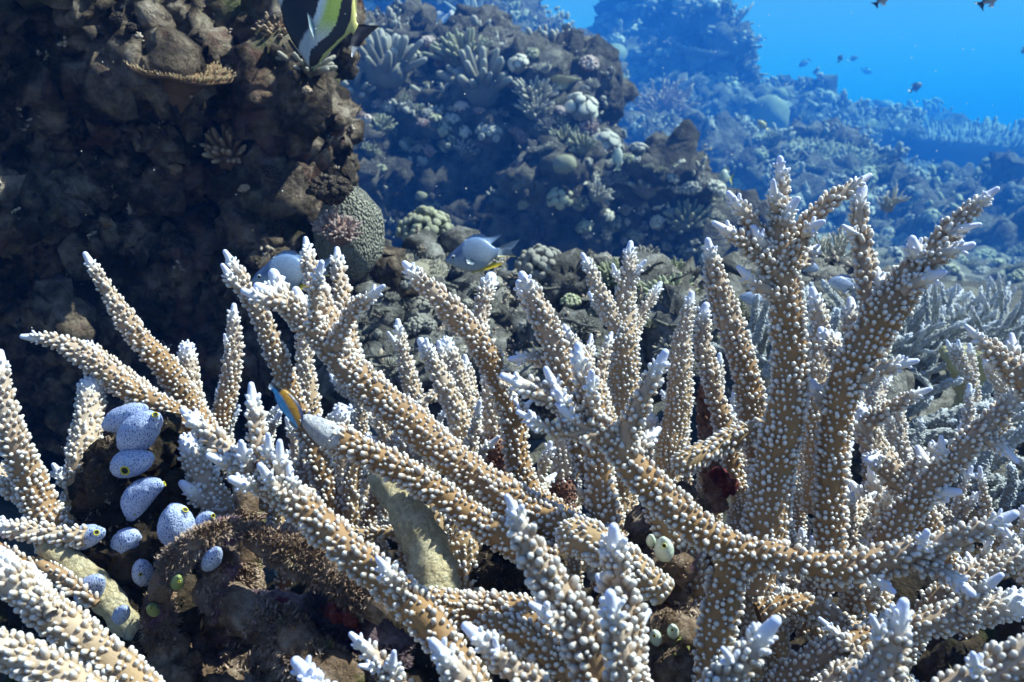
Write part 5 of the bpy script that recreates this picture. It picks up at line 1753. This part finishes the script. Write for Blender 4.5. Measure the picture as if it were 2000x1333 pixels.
def add_turf(ob, n, length, mat, seed):
    """short algal filaments over a mound"""
    r = np.random.default_rng(seed)
    me = ob.data
    co = np.empty(len(me.vertices) * 3, dtype=np.float32)
    me.vertices.foreach_get("co", co)
    no = np.empty(len(me.vertices) * 3, dtype=np.float32)
    me.vertices.foreach_get("normal", no)
    co, no = co.reshape(-1, 3).astype(float), no.reshape(-1, 3).astype(float)
    patch = vnoise((co + np.array(ob.location)) * 45, seed)
    ok = np.nonzero(patch > -.25)[0]
    i = r.choice(ok, n)
    d = no[i] + r.normal(size=(n, 3)) * .55
    L = length * r.uniform(.4, 1.2, n)
    tm = (np.array([[-1, 0, 0], [1, 0, 0], [.5, .4, .55], [0, .2, 1.0]], float), np.array([[0, 1, 2, 3]]), np.zeros((0, 3), int))
    Vk, Qk, _ = stamp(tm, co[i] + r.normal(size=(n, 3)) * .0008, d, L * .24, L)
    link("algae_turf", mesh_np("algae_turf", Vk, Qk), parent=ob, mat=mat, kind="stuff")


for o_ in [o for o in scene.objects]:
    if o_.type == 'MESH' and o_.data.materials and o_.data.materials[0]:
        mn = o_.data.materials[0].name
        if mn in ("turf_covered_dead_coral", "purplish_crust"):
            add_turf(o_, 9000, .0026, M['turf_blade'] if mn[0] == 't' else M['turf_purple'], 5)
        elif mn == "dark_turf":
            add_turf(o_, 6000, .0028, M['turf'], 5)

# ------------------------------------------------------------------ sea squirts
m_, nt_, b_ = new_mat("blue_sea_squirt_skin")
tc_ = nt_.nodes.new("ShaderNodeTexCoord")
mp_ = nt_.nodes.new("ShaderNodeMapping")
mp_.inputs["Scale"].default_value = (1.0, 1.0, 0.55)
nt_.links.new(tc_.outputs["Object"], mp_.inputs[0])
wv_ = noise(nt_, 300, 3)
mixv = nd(nt_, "ShaderNodeVectorMath", operation='ADD')
sc_ = nd(nt_, "ShaderNodeVectorMath", operation='SCALE')
sc_.inputs["Scale"].default_value = 0.0016
nt_.links.new(wv_.outputs["Color"], sc_.inputs[0])
nt_.links.new(mp_.outputs[0], mixv.inputs[0])
nt_.links.new(sc_.outputs[0], mixv.inputs[1])
vo_ = nt_.nodes.new("ShaderNodeTexVoronoi")
vo_.feature = 'DISTANCE_TO_EDGE'
vo_.inputs["Scale"].default_value = 1000
nt_.links.new(mixv.outputs[0], vo_.inputs["Vector"])
f_ = ramp(nt_, [(0.02, (0, 0, 0)), (0.16, (1, 1, 1))], vo_.outputs["Distance"])
iv2 = nd(nt_, "ShaderNodeMath", operation='SUBTRACT')
iv2.inputs[0].default_value = 1.0
nt_.links.new(f_, iv2.inputs[1])
gm_ = noise(nt_, 120, 2)
wht_ = mixc(nt_, gm_.outputs[0], (0.36, 0.45, 0.74), (0.60, 0.68, 0.88))
# white net, dark blue meshes
vo2 = ramp(nt_, [(0.16, (0, 0, 0)), (0.26, (1, 1, 1))], vo_.outputs["Distance"])
cc_ = mixc(nt_, vo2, wht_, (0.07, 0.11, 0.32))
nt_.links.new(cc_, b_.inputs["Base Color"])
b_.inputs["Roughness"].default_value = 0.4
bump(nt_, b_, iv2.outputs[0], 0.5, 0.0006)
M['squirt'] = m_
M['squirt_rim'] = plain_mat("yellow_siphon_rim", (0.55, 0.48, 0.05), .4)
M['squirt_hole'] = plain_mat("siphon_inside", (0.015, 0.02, 0.01), .6)
M['squirt_green'] = plain_mat("green_sea_squirt_skin", (0.30, 0.36, 0.14), .35)
M['squirt_pale'] = plain_mat("pale_green_sea_squirt_skin", (0.55, 0.62, 0.52), .35)


def squirt(label, x0, y0, x1, y1, wpx, d, siphons, mat='squirt', group="blue sea squirts on the dark stump", bend=0.0, taper=0.55):
    """egg-shaped body from base (x0,y0) to top (x1,y1); siphons: (x, y, rim px, hole size factor)"""
    a, b = P(x0, y0, d + .012), P(x1, y1, d)
    L = np.linalg.norm(b - a)
    ax = (b - a) / L
    w = wpx * 1.08 * d / FPX / 2
    n, ns = 30, 34
    tt = np.linspace(0, 1, n)
    prof = np.sin(np.pi * np.clip(tt, .02, .985) ** .85) ** taper
    sidev = np.cross(ax, C_F)
    path = a[None] + ax[None] * (tt * L)[:, None] + sidev[None] * (np.sin(tt * np.pi) * bend * L)[:, None]
    Vv, Qq, Tt = tube(path, w * prof, ns, True)
    Vv = Vv + (Vv - path.mean(0)) * (0.07 * vnoise(Vv * 130, int(x0)) + .035 * ridged(Vv * 420, 2, int(y0)))[:, None]
    base = a
    root = link("sea_squirt", None, loc=base, label=label, cat="sea squirt", group=group)
    link("body", mesh_np("body", Vv - base, Qq, Tt), parent=root, mat=M[mat])
    bv = BVHTree.FromPolygons(Vv.tolist(), Qq.tolist())
    for (sx, sy, rp, op) in siphons:
        dirv = P(sx, sy, 1.0)
        dirv /= np.linalg.norm(dirv)
        loc, nor, i, ds = bv.ray_cast(Vector((0, 0, 0)), Vector(dirv))
        if loc is None:
            loc, nor, i, ds = bv.find_nearest(Vector(P(sx, sy, d)))
        loc, nor = np.array(loc), np.array(nor)
        if nor @ (loc - path.mean(0)) < 0:
            nor = -nor
        out = loc - path.mean(0)
        out /= np.linalg.norm(out)
        nor = nor * .6 + out * .6 - C_F * (.35 if op > .6 else .05)
        nor /= np.linalg.norm(nor)
        rr = rp * d / FPX / 2
        pth = np.array([loc - nor * rr * .9, loc - nor * rr * .1, loc + nor * rr * .45])
        Vs, Qs, Ts = tube(pth, np.array([rr * 1.7, rr * 1.25, rr * 1.02]), 14)
        sp = link("siphon", mesh_np("siphon", Vs[:-2] - base, Qs), parent=root, mat=M[mat])
        # rim: small torus
        R = basis_from(nor[None])[0]
        u = np.arange(14) * 2 * math.pi / 14
        v = np.arange(7) * 2 * math.pi / 7
        ring = []
        for uu in u:
            for vv in v:
                rad = rr * (.92 + .20 * math.cos(vv))
                ring.append(R @ np.array([math.cos(uu) * rad, math.sin(uu) * rad, rr * .20 * math.sin(vv)]))
        ring = np.array(ring) + loc + nor * rr * .48
        i_, j_ = np.meshgrid(np.arange(14), np.arange(7), indexing='ij')
        q = np.stack([i_ * 7 + j_, ((i_ + 1) % 14) * 7 + j_, ((i_ + 1) % 14) * 7 + (j_ + 1) % 7, i_ * 7 + (j_ + 1) % 7], -1).reshape(-1, 4)
        link("siphon_rim", mesh_np("siphon_rim", ring - base, q), parent=sp, mat=M['squirt_rim'])
        disc = np.vstack([[loc + nor * rr * .2], [loc + nor * rr * .42 + R @ np.array([math.cos(uu) * rr * .9, math.sin(uu) * rr * .9, 0]) for uu in u]])
        t3 = np.stack([np.zeros(14, int), 1 + np.arange(14), 1 + (np.arange(14) + 1) % 14], 1)
        link("siphon_opening", mesh_np("siphon_opening", disc - base, None, t3), parent=sp, mat=M['squirt_hole'])
    return root


squirt("uppermost blue-white sea squirt, half behind its neighbour", 206, 834, 286, 798, 46, .452, [(283, 799, 9, .3)])
squirt("plump blue-white sea squirt with a bright yellow siphon at its upper right", 240, 872, 308, 812, 64, .44, [(303, 812, 12, .4)])
squirt("blue-white sea squirt with one large open dark siphon facing out", 222, 914, 296, 892, 52, .44, [(246, 918, 18, .9), (298, 889, 8, .3)])
squirt("bent blue-white sea squirt with one tiny pore at its lower end", 256, 1012, 318, 946, 50, .438, [(319, 946, 10, .4), (264, 1004, 5, .9)], bend=.16)
squirt("largest hanging sea squirt, triangular, with a yellow corner", 348, 1066, 332, 988, 66, .432, [(368, 988, 12, .4)], bend=-.05)
squirt("small sea squirt with a yellow siphon, partly behind the pinkish turf", 386, 1042, 412, 1006, 38, .442, [(415, 1008, 9, .4)])
squirt("sea squirt lying on its side at the left with a dark round siphon", 118, 1066, 204, 1036, 44, .43, [(188, 1041, 11, .9)])
squirt("squat sea squirt just right of the one lying on its side", 228, 1072, 268, 1044, 48, .437, [])
squirt("small round sea squirt with a dark pore, alone under the others", 284, 1140, 274, 1096, 38, .432, [(275, 1122, 7, .9)])
squirt("dim speckled sea squirt against the yellowish dead limb", 158, 1172, 196, 1130, 46, .408, [])
squirt("smallest speckled sea squirt at the bottom of the group", 230, 1212, 246, 1188, 28, .405, [])
squirt("dull shaded sea squirt in front of the pinkish turf", 402, 1110, 428, 1072, 34, .402, [])
G2 = "tiny green sea squirts"
squirt("tiny green sea squirt on the turf's edge beside the small round blue one", 345, 1148, 349, 1127, 24, .402, [(350, 1136, 5, .9)], 'squirt_green', G2)
squirt("tiny green sea squirt lowest on the left edge of the turf", 306, 1198, 292, 1184, 22, .41, [(295, 1188, 5, .9)], 'squirt_green', G2)
squirt("round pale green sea squirt with a yellow-ringed pore on the encrusted stump", 1298, 1092, 1296, 1052, 34, .392, [(1297, 1066, 9, .9)], 'squirt_pale', G2)
squirt("bluish bead-like sea squirt just left of the round pale green one", 1272, 1066, 1271, 1046, 18, .394, [], 'squirt_pale', G2)
squirt("tiny pale sea squirt low on the encrusted stump, right one of the pair", 1316, 1244, 1313, 1222, 21, .375, [(1313, 1230, 6, .9)], 'squirt_pale', G2)
squirt("tiny pale sea squirt low on the encrusted stump, left one of the pair", 1282, 1258, 1278, 1234, 23, .375, [(1278, 1242, 6, .9)], 'squirt_pale', G2)

# ------------------------------------------------------------------ fish
M['fish'] = paint_mat("fish_scales", .38, .45)
M['fish_eye'] = plain_mat("fish_pupil", (0.006, 0.006, 0.008), .12, .8)
M['fish_iris'] = plain_mat("fish_iris", (0.45, 0.52, 0.58), .25, .6)


def resample(pts, n):
    p = np.asarray(pts, float)
    t = np.linspace(0, 1, len(p))
    # cubic through the stations
    rows = catmull(np.hstack([p[:, :2], np.zeros((len(p), 1)), p[:, 2:]]), 1e9) if False else None
    u = np.linspace(0, 1, n)
    out = np.stack([np.interp(u, t, p[:, k]) for k in range(p.shape[1])], 1)
    for _ in range(2):
        out[1:-1] = out[1:-1] * .5 + (out[:-2] + out[2:]) * .25
    return out


def fish(name, label, stations, d, colf, fins=(), eye=None, group=None, yaw=0.0, n=44, ns=20, cat="fish"):
    """stations: (top x, top y, bottom x, bottom y, half thickness px) head to tail, photograph pixels
    fins: (part name, [(x, y) ...], colour function or colour); eye: (x, y, px diameter)"""
    st = resample(stations, n)
    c = np.array([st[:, [0, 2]].mean(), st[:, [1, 3]].mean()])
    sc = d / FPX
    base = P(c[0], c[1], d)
    Rz = Matrix.Rotation(yaw, 3, 'Z')
    Rz = np.array(Rz)

    def W(x, y, z):
        v = C_R * ((x - c[0]) * sc) - C_U * ((y - c[1]) * sc) + C_F * (z * sc)
        return Rz @ v

    root = link(name, None, loc=base, label=label, cat=cat, group=group)
    V, colr = [], []
    for (tx, ty, bx, by, th) in st:
        mx, my, hx, hy = (tx + bx) / 2, (ty + by) / 2, (tx - bx) / 2, (ty - by) / 2
        for k in range(ns):
            a = 2 * math.pi * k / ns
            ca, sa = math.cos(a), math.sin(a)
            x, y = mx + hx * ca, my + hy * ca
            V.append(W(x, y, -th * math.copysign(abs(sa) ** .85, sa)))
            colr.append(colf(x, y, ca))
    V += [W((st[0, 0] + st[0, 2]) / 2, (st[0, 1] + st[0, 3]) / 2, 0), W((st[-1, 0] + st[-1, 2]) / 2, (st[-1, 1] + st[-1, 3]) / 2, 0)]
    colr += [colr[0], colr[-1]]
    j = np.arange(ns)
    jn = (j + 1) % ns
    i = np.arange(n - 1)[:, None] * ns
    Q = np.stack([i + j, i + jn, i + ns + jn, i + ns + j], -1).reshape(-1, 4)
    Tt = np.vstack([np.stack([jn, j, np.full(ns, n * ns)], 1), np.stack([(n - 1) * ns + j, (n - 1) * ns + jn, np.full(ns, n * ns + 1)], 1)])
    body = link("body", mesh_np("body", np.array(V), Q, Tt, colattr=np.array(colr)), parent=root, mat=M['fish'])
    for fn in fins:
        nm, poly, fc = fn[:3]
        z0 = fn[3] if len(fn) > 3 else 0.0
        poly = [tuple(p) for p in poly]
        # densify the outline so that colours and the curve read
        dense = []
        for k in range(len(poly)):
            p0, p1 = poly[k], poly[(k + 1) % len(poly)]
            for q in range(4):
                dense.append((p0[0] + (p1[0] - p0[0]) * q / 4, p0[1] + (p1[1] - p0[1]) * q / 4))
        tri = tessellate_polygon([[Vector((x, y, 0)) for x, y in dense]])
        tri = np.array(tri)
        m = len(dense)
        thk = .35
        VV = np.array([W(x, y, z0 - thk) for x, y in dense] + [W(x, y, z0 + thk) for x, y in dense])
        CC = np.array([fc(x, y) if callable(fc) else fc for x, y in dense] * 2)
        T2 = np.vstack([tri, tri[:, ::-1] + m])
        k_ = np.arange(m)
        Q2 = np.stack([k_, (k_ + 1) % m, (k_ + 1) % m + m, k_ + m], 1)
        link(nm, mesh_np(nm, VV, Q2, T2, smooth=False, colattr=CC), parent=root, mat=M['fish'])
    if eye:
        ex, ey, ed = eye
        # thickness of the body at the eye
        k = int(np.argmin((st[:, 0] * .5 + st[:, 2] * .5 - ex) ** 2 + (st[:, 1] * .5 + st[:, 3] * .5 - ey) ** 2))
        hh = math.hypot(st[k, 0] - st[k, 2], st[k, 1] - st[k, 3]) / 2
        off = min(.9, math.hypot(ex - (st[k, 0] + st[k, 2]) / 2, ey - (st[k, 1] + st[k, 3]) / 2) / max(hh, 1e-3))
        zt = st[k, 4] * math.sqrt(1 - off * off)
        for sgn in (-1, 1):
            for nm, f, zz, mt in (("eye", 1.0, zt * .86, 'fish_iris'), ("pupil", .62, zt * .86 + ed * .17, 'fish_eye')):
                cen = W(ex, ey, sgn * zz)
                Rl = ed * sc * .5 * f
                VV = ICO_V * Rl * np.array([1, .55, 1])
                if nm == "eye":
                    par = link("eye", mesh_np("eye", VV + cen, None, ICO_F), parent=root, mat=M[mt])
                else:
                    link("pupil", mesh_np("pupil", VV + cen, None, ICO_F), parent=par, mat=M[mt])
    return root


# black, white and yellow disc-shaped fish, cut off by the top edge
def xb(tab, y):
    ys, xs = [a[1] for a in tab], [a[0] for a in tab]
    o = np.argsort(ys)
    return float(np.interp(y, np.array(ys)[o], np.array(xs)[o]))


B1 = [(640, -90), (634, -40), (629, 0), (618, 39), (608, 58), (587, 90), (580, 110), (578, 140)]
B2 = [(672, -90), (673, -40), (671, 0), (659, 50), (644, 72), (608, 103), (604, 136), (604, 150)]
B3 = [(690, -90), (692, -40), (690, 0), (686, 42), (674, 68), (635, 105), (611, 140), (609, 150)]
BL = [(575, -90), (556, -30), (549, 0), (549, 30), (551, 40)]


def idol_col(x, y, ca):
    if x > xb(B3, y):
        return (.78, .72, .22)
    if x > xb(B2, y):
        return (.008, .008, .012)
    if x > xb(B1, y):
        f = min(1, max(0, (x - xb(B1, y) - 7) / 12))
        g = min(1, max(0, (y - 42) / 40))
        c1 = np.array([.50, .62, .72]) * (1 - f) + np.array([.42, .56, .10]) * f
        return tuple(c1 * (1 - g) + np.array([.55, .60, .60]) * g)
    if y < 20 and x < xb(BL, y) + (10 - y * .5):
        return (.75, .76, .70)
    return (.008, .008, .012)


idol_st = [(505, -70, 500, -52, 2), (520, -78, 512, -40, 6), (535, -92, 528, -22, 10), (552, -112, 546, 8, 14), (566, -130, 556, 52, 17), (584, -145, 572, 84, 18), (602, -150, 588, 106, 18),
           (620, -150, 603, 132, 17), (640, -140, 618, 128, 16), (660, -120, 642, 104, 14), (676, -90, 664, 82, 11), (688, -50, 678, 70, 8), (694, 10, 685, 64, 6), (696, 42, 688, 66, 4.5), (700, 49, 690, 70, 3.5)]
fish("disc_shaped_fish", "black, white and yellow striped disc-shaped fish cut off by the top edge", idol_st, .88, idol_col, fins=[
    ("tail_fin", [(694, 47), (708, 49), (742, 51), (728, 62), (708, 82), (696, 100), (687, 113), (684, 90), (686, 68)],
     lambda x, y: (.80, .82, .86) if (x - 684) * .62 + (y - 50) * .75 > 42 else (.010, .008, .016)),
    ("anal_fin", [(676, 68), (660, 84), (640, 103), (613, 140), (603, 134), (606, 112), (640, 84), (664, 66)], lambda x, y: (.80, .76, .35) if x > xb(B3, y) + 1 else (.008, .008, .012)),
    ("dorsal_fin", [(602, -145), (640, -175), (740, -230), (820, -235), (740, -205), (690, -140), (698, -40), (697, 35), (690, 20), (684, -60), (650, -130)], lambda x, y: (.80, .78, .50)),
    ("pelvic_fin", [(566, 78), (576, 92), (588, 110), (580, 106), (568, 92), (562, 80)], (.010, .010, .014)),
    ("pectoral_fin", [(604, 30), (616, 46), (620, 66), (618, 84), (608, 58)], (.30, .42, .46), -17.5)], eye=(528, -58, 9), n=120, ns=150)


# silvery fish with a yellow anal fin
def dam_col(x, y, ca):
    f = .5 + .5 * ca + (x - 920) * .0012
    f = max(0, min(1, f))
    c = np.array([.50, .54, .52]) * (1 - f) + np.array([.16, .27, .48]) * f
    if x < 905 and f > .62:
        c = np.array([.10, .16, .32])
    if abs(x - (896 + (y - 505) * .05)) < 1.0 and 500 < y < 517:
        c = c * .45
    if (x - 909) ** 2 + (y - 511) ** 2 < 3.5:
        c = c * .2
    return tuple(c)


dam_st = [(869, 510, 870, 513, 1.5), (875, 500, 878, 517, 5), (882, 493, 886, 521, 8), (892, 485, 896, 526, 10), (905, 472, 908, 530, 12), (920, 464, 922, 532, 12), (936, 463, 936, 529, 11), (950, 469, 948, 523, 8.5), (960, 479, 958, 512, 5.5), (968, 485, 965, 505, 3.5), (976, 485, 972, 503, 2)]
YEL = (.80, .58, .02)


def dam_fins(ox=0, oy=0, s=1.0, flip=1):
    t = lambda pts: [(ox + (x - 925) * s * flip, oy + (y - 497) * s) for x, y in pts]
    return [("dorsal_fin", t([(906, 470), (926, 457), (932, 458), (934, 456), (940, 458), (943, 457), (952, 464), (962, 462), (980, 458), (972, 466), (958, 478), (950, 472), (930, 466)]), (.22, .33, .52)),
            ("anal_fin", t([(918, 531), (935, 528), (950, 521), (962, 513), (983, 514), (976, 519), (966, 523), (945, 529), (922, 534)]), YEL),
            ("tail_fin", t([(970, 485), (985, 478), (1000, 472), (1016, 468), (1006, 480), (998, 489), (1002, 497), (1010, 502), (992, 501), (970, 503)]), lambda x, y: (.34, .42, .50) if (y - oy) / s < 3 else (.55, .48, .12)),
            ("pectoral_fin", t([(910, 508), (922, 506), (930, 514), (924, 519), (914, 516)]), (.36, .46, .52), -12.2)]


fish("silvery_fish", "silvery blue fish with a yellow belly fin swimming left at the centre", dam_st, 1.02, dam_col, fins=dam_fins(925, 497), eye=(885.5, 504, 9.5))
def shifted(st, ox, oy, s):
    return [(ox + (a - 925) * s, oy + (b - 497) * s, ox + (c_ - 925) * s, oy + (e - 497) * s, t * s) for a, b, c_, e, t in st]


OX, OY, SS = 553, 534, 1.12
fish("silvery_fish", "silvery fish half hidden behind the crown of staghorn branchlets", shifted(dam_st, OX, OY, SS), .80,
     lambda x, y, ca: dam_col(925 + (x - OX) / SS, 497 + (y - OY) / SS, ca), fins=dam_fins(OX, OY, SS), eye=(OX + (885.5 - 925) * SS, OY + (504 - 497) * SS, 10))


def wrasse_col(x, y, ca):
    t = ((x - 533) * 55 + (y - 758) * 75) / (55 ** 2 + 75 ** 2)
    if ca > .80 and t > .3:
        return (.02, .03, .10)
    if t < .16 and ca > -.2:
        return (.015, .015, .015)
    if ca > -.05:
        return (.42, .22, .02)
    if ca > -.25:
        return (.10, .16, .06) if t < .75 else (.08, .18, .35)
    return (.06, .36, .74)


wr_st = [(586, 835, 581, 837, 1.5), (592, 826, 573, 829, 6), (593, 812, 561, 816, 8), (589, 797, 551, 803, 9), (581, 783, 544, 790, 8.5), (571, 772, 539, 778, 7), (558, 762, 535, 769, 5), (547, 756, 532, 763, 3.5), (539, 753, 530, 760, 2)]
fish("cleaner_wrasse", "small orange and blue fish nibbling the chewed branch end", wr_st, .385, wrasse_col, fins=[
    ("tail_fin", [(541, 754), (532, 747), (526, 750), (524, 758), (530, 764)], lambda x, y: (.02, .02, .02) if x > 529 else (.35, .45, .62)),
    ("dorsal_fin", [(590, 798), (586, 785), (572, 768), (556, 757), (560, 764), (574, 776)], (.42, .24, .05)),
    ("anal_fin", [(552, 806), (543, 792), (537, 780), (536, 772), (541, 782), (549, 798)], (.05, .30, .70))], eye=(586.5, 822, 5.5))

# fish farther off: oval bodies, forked tails
def far_fish(label, hx, hy, tx, ty, hgt, d, c_top, c_bot, group="distant fish in the blue water", fin=None, tailc=None):
    a, b = np.array([hx, hy], float), np.array([tx, ty], float)
    L = np.linalg.norm(b - a)
    u = (b - a) / L
    up = np.array([u[1], -u[0]])
    if up[1] > 0:
        up = -up
    prof = [(0, .06), (.08, .42), (.2, .75), (.38, 1), (.55, .92), (.72, .6), (.84, .28), (.92, .2)]
    st = []
    for t, h in prof:
        m = a + u * (t * L * .86)
        st.append((*(m + up * hgt * .5 * h), *(m - up * hgt * .5 * h), hgt * .17 * h + .3))
    q = lambda t, h: tuple(a + u * (t * L) + up * hgt * h)
    fins = [("tail_fin", [q(.76, .1), q(.88, .22), q(1.02, .42), q(.95, .02), q(1.0, -.38), q(.87, -.2), q(.76, -.1)], tailc or c_top),
            ("dorsal_fin", [q(.2, .34), q(.35, .62), q(.6, .62), q(.74, .34), q(.5, .4)], fin or c_top),
            ("anal_fin", [q(.42, -.42), q(.6, -.62), q(.74, -.32), q(.58, -.36)], fin or c_bot)]
    f = lambda x, y, ca: tuple(np.array(c_bot) * (.5 - .5 * ca) + np.array(c_top) * (.5 + .5 * ca))
    e = a + u * L * .12 + up * hgt * .06
    return fish("small_fish", label, st, d, f, fins, eye=(e[0], e[1], max(1.2, hgt * .12)), group=group, n=20, ns=12)


DK, DB = (.05, .06, .08), (.16, .20, .24)
SV, SB = (.25, .34, .55), (.55, .60, .66)
far_fish("black and white fish cut by the top edge, left one of the pair", 1733, -14, 1708, 12, 24, 2.6, (.03, .03, .05), (.62, .66, .70))
far_fish("black and white fish cut by the top edge, right one of the pair", 1948, -20, 1912, 14, 32, 2.4, (.03, .03, .05), (.62, .66, .70))
far_fish("dark fish in open water above the far slope, the most distinct one", 1801, 163, 1775, 180, 14, 22.0, DK, DB)
far_fish("small dark fish seen end-on in mid water", 1645, 107, 1637, 123, 9, 28, DK, DB)
far_fish("faint grey fish right beside the dark end-on one", 1676, 111, 1656, 119, 9, 55, DB, DB)
far_fish("faint grey fish left of the dark end-on one", 1560, 130, 1582, 117, 11, 55, DB, DB)
far_fish("faint oval fish beside the pinnacle's overhang", 1475, 75, 1496, 77, 11, 60, DB, DB)
far_fish("very faint fish low over the hazy slope", 1703, 142, 1680, 136, 12, 80, DB, DB)
far_fish("dark fish cut by the right edge high in the open water", 2008, 98, 1994, 102, 14, 16, DK, DB)
far_fish("pale fish seen head-on over the lower end of the dark wall", 1208, 288, 1206, 334, 20, 5.5, (.50, .56, .42), (.62, .66, .55), "pale fish over the reef")
far_fish("pale yellow-tailed butterfly-shaped fish left of the tallest staghorn tip", 1402, 345, 1432, 350, 34, 6.0, (.48, .55, .46), (.55, .60, .50), "pale fish over the reef", tailc=(.55, .55, .10))
far_fish("yellowish fish in the shade under the pinnacle", 1478, 236, 1502, 254, 14, 15, (.45, .36, .10), (.45, .40, .2), "pale fish over the reef")
far_fish("bluish fish peering out left of the tall dark trunk", 1444, 580, 1510, 590, 28, .85, SV, SB, "bluish fish among the trunks")
far_fish("bluish fish peering out left of the forked trunk", 1617, 550, 1680, 560, 30, .90, SV, SB, "bluish fish among the trunks")
far_fish("bluish fish half behind the tall trunk's right side", 1600, 528, 1556, 512, 22, 1.1, SV, SB, "bluish fish among the trunks")

# ------------------------------------------------------------------ drifting specks
sr = np.random.default_rng(4242)
n = 900
dd = sr.uniform(.5, 4.5, n) ** 1.0
px, py = sr.uniform(-300, 2300, n), sr.uniform(-300, 1100, n)
pp = np.array([P(a, b, c) for a, b, c in zip(px, py, dd)])
OCT_V = np.array([[1, 0, 0], [-1, 0, 0], [0, 1, 0], [0, -1, 0], [0, 0, 1], [0, 0, -1]], float)
OCT_F = np.array([[0, 2, 4], [2, 1, 4], [1, 3, 4], [3, 0, 4], [2, 0, 5], [1, 2, 5], [3, 1, 5], [0, 3, 5]])
rs = sr.uniform(.0006, .0016, n) * np.clip(dd, .6, 3) * .55
Vp = (OCT_V[None] * rs[:, None, None] * sr.uniform(.6, 1.5, (n, 1, 3)) + pp[:, None]).reshape(-1, 3)
Fp = (OCT_F[None] + (np.arange(n) * 6)[:, None, None]).reshape(-1, 3)
link("marine_snow", mesh_np("marine_snow", Vp, None, Fp, smooth=False), mat=plain_mat("drifting_specks", (.8, .8, .76), .8), kind="stuff", label="tiny pale specks drifting in the water")

# ------------------------------------------------------------------ the water itself
def box_mesh(name, lo, hi):
    x0, y0, z0 = lo
    x1, y1, z1 = hi
    V = np.array([[x0, y0, z0], [x1, y0, z0], [x1, y1, z0], [x0, y1, z0], [x0, y0, z1], [x1, y0, z1], [x1, y1, z1], [x0, y1, z1]], float)
    Q = np.array([[0, 3, 2, 1], [4, 5, 6, 7], [0, 1, 5, 4], [1, 2, 6, 5], [2, 3, 7, 6], [3, 0, 4, 7]])
    return mesh_np(name, V, Q, smooth=False)


hz = bpy.data.materials.new("sea_water_haze")
hz.use_nodes = True
hn = hz.node_tree
hn.nodes.clear()
ho = hn.nodes.new("ShaderNodeOutputMaterial")
hv = hn.nodes.new("ShaderNodeVolumePrincipled")
hv.inputs["Color"].default_value = (0.009, 0.064, 0.25, 1)
hv.inputs["Absorption Color"].default_value = (0.36, 0.75, 0.905, 1)
hv.inputs["Density"].default_value = HAZE
hv.inputs["Anisotropy"].default_value = 0.0
hn.links.new(hv.outputs[0], ho.inputs["Volume"])
lo = np.array([1e9] * 3)
hi = -lo
bpy.context.view_layer.update()
for o in scene.objects:
    if o.type == 'MESH':
        bb = np.array([(o.matrix_world @ Vector(c))[:] for c in o.bound_box])
        lo = np.minimum(lo, bb.min(0))
        hi = np.maximum(hi, bb.max(0))
hzo = link("haze", box_mesh("haze", lo - 1.0, np.array([hi[0] + 1, hi[1] + 1, max(hi[2], 0.2) + 0.3])), mat=hz, kind="stuff",
           label="clear blue sea water fading everything far away")
print("total", round(time.time() - T0, 1), "haze top", hi)
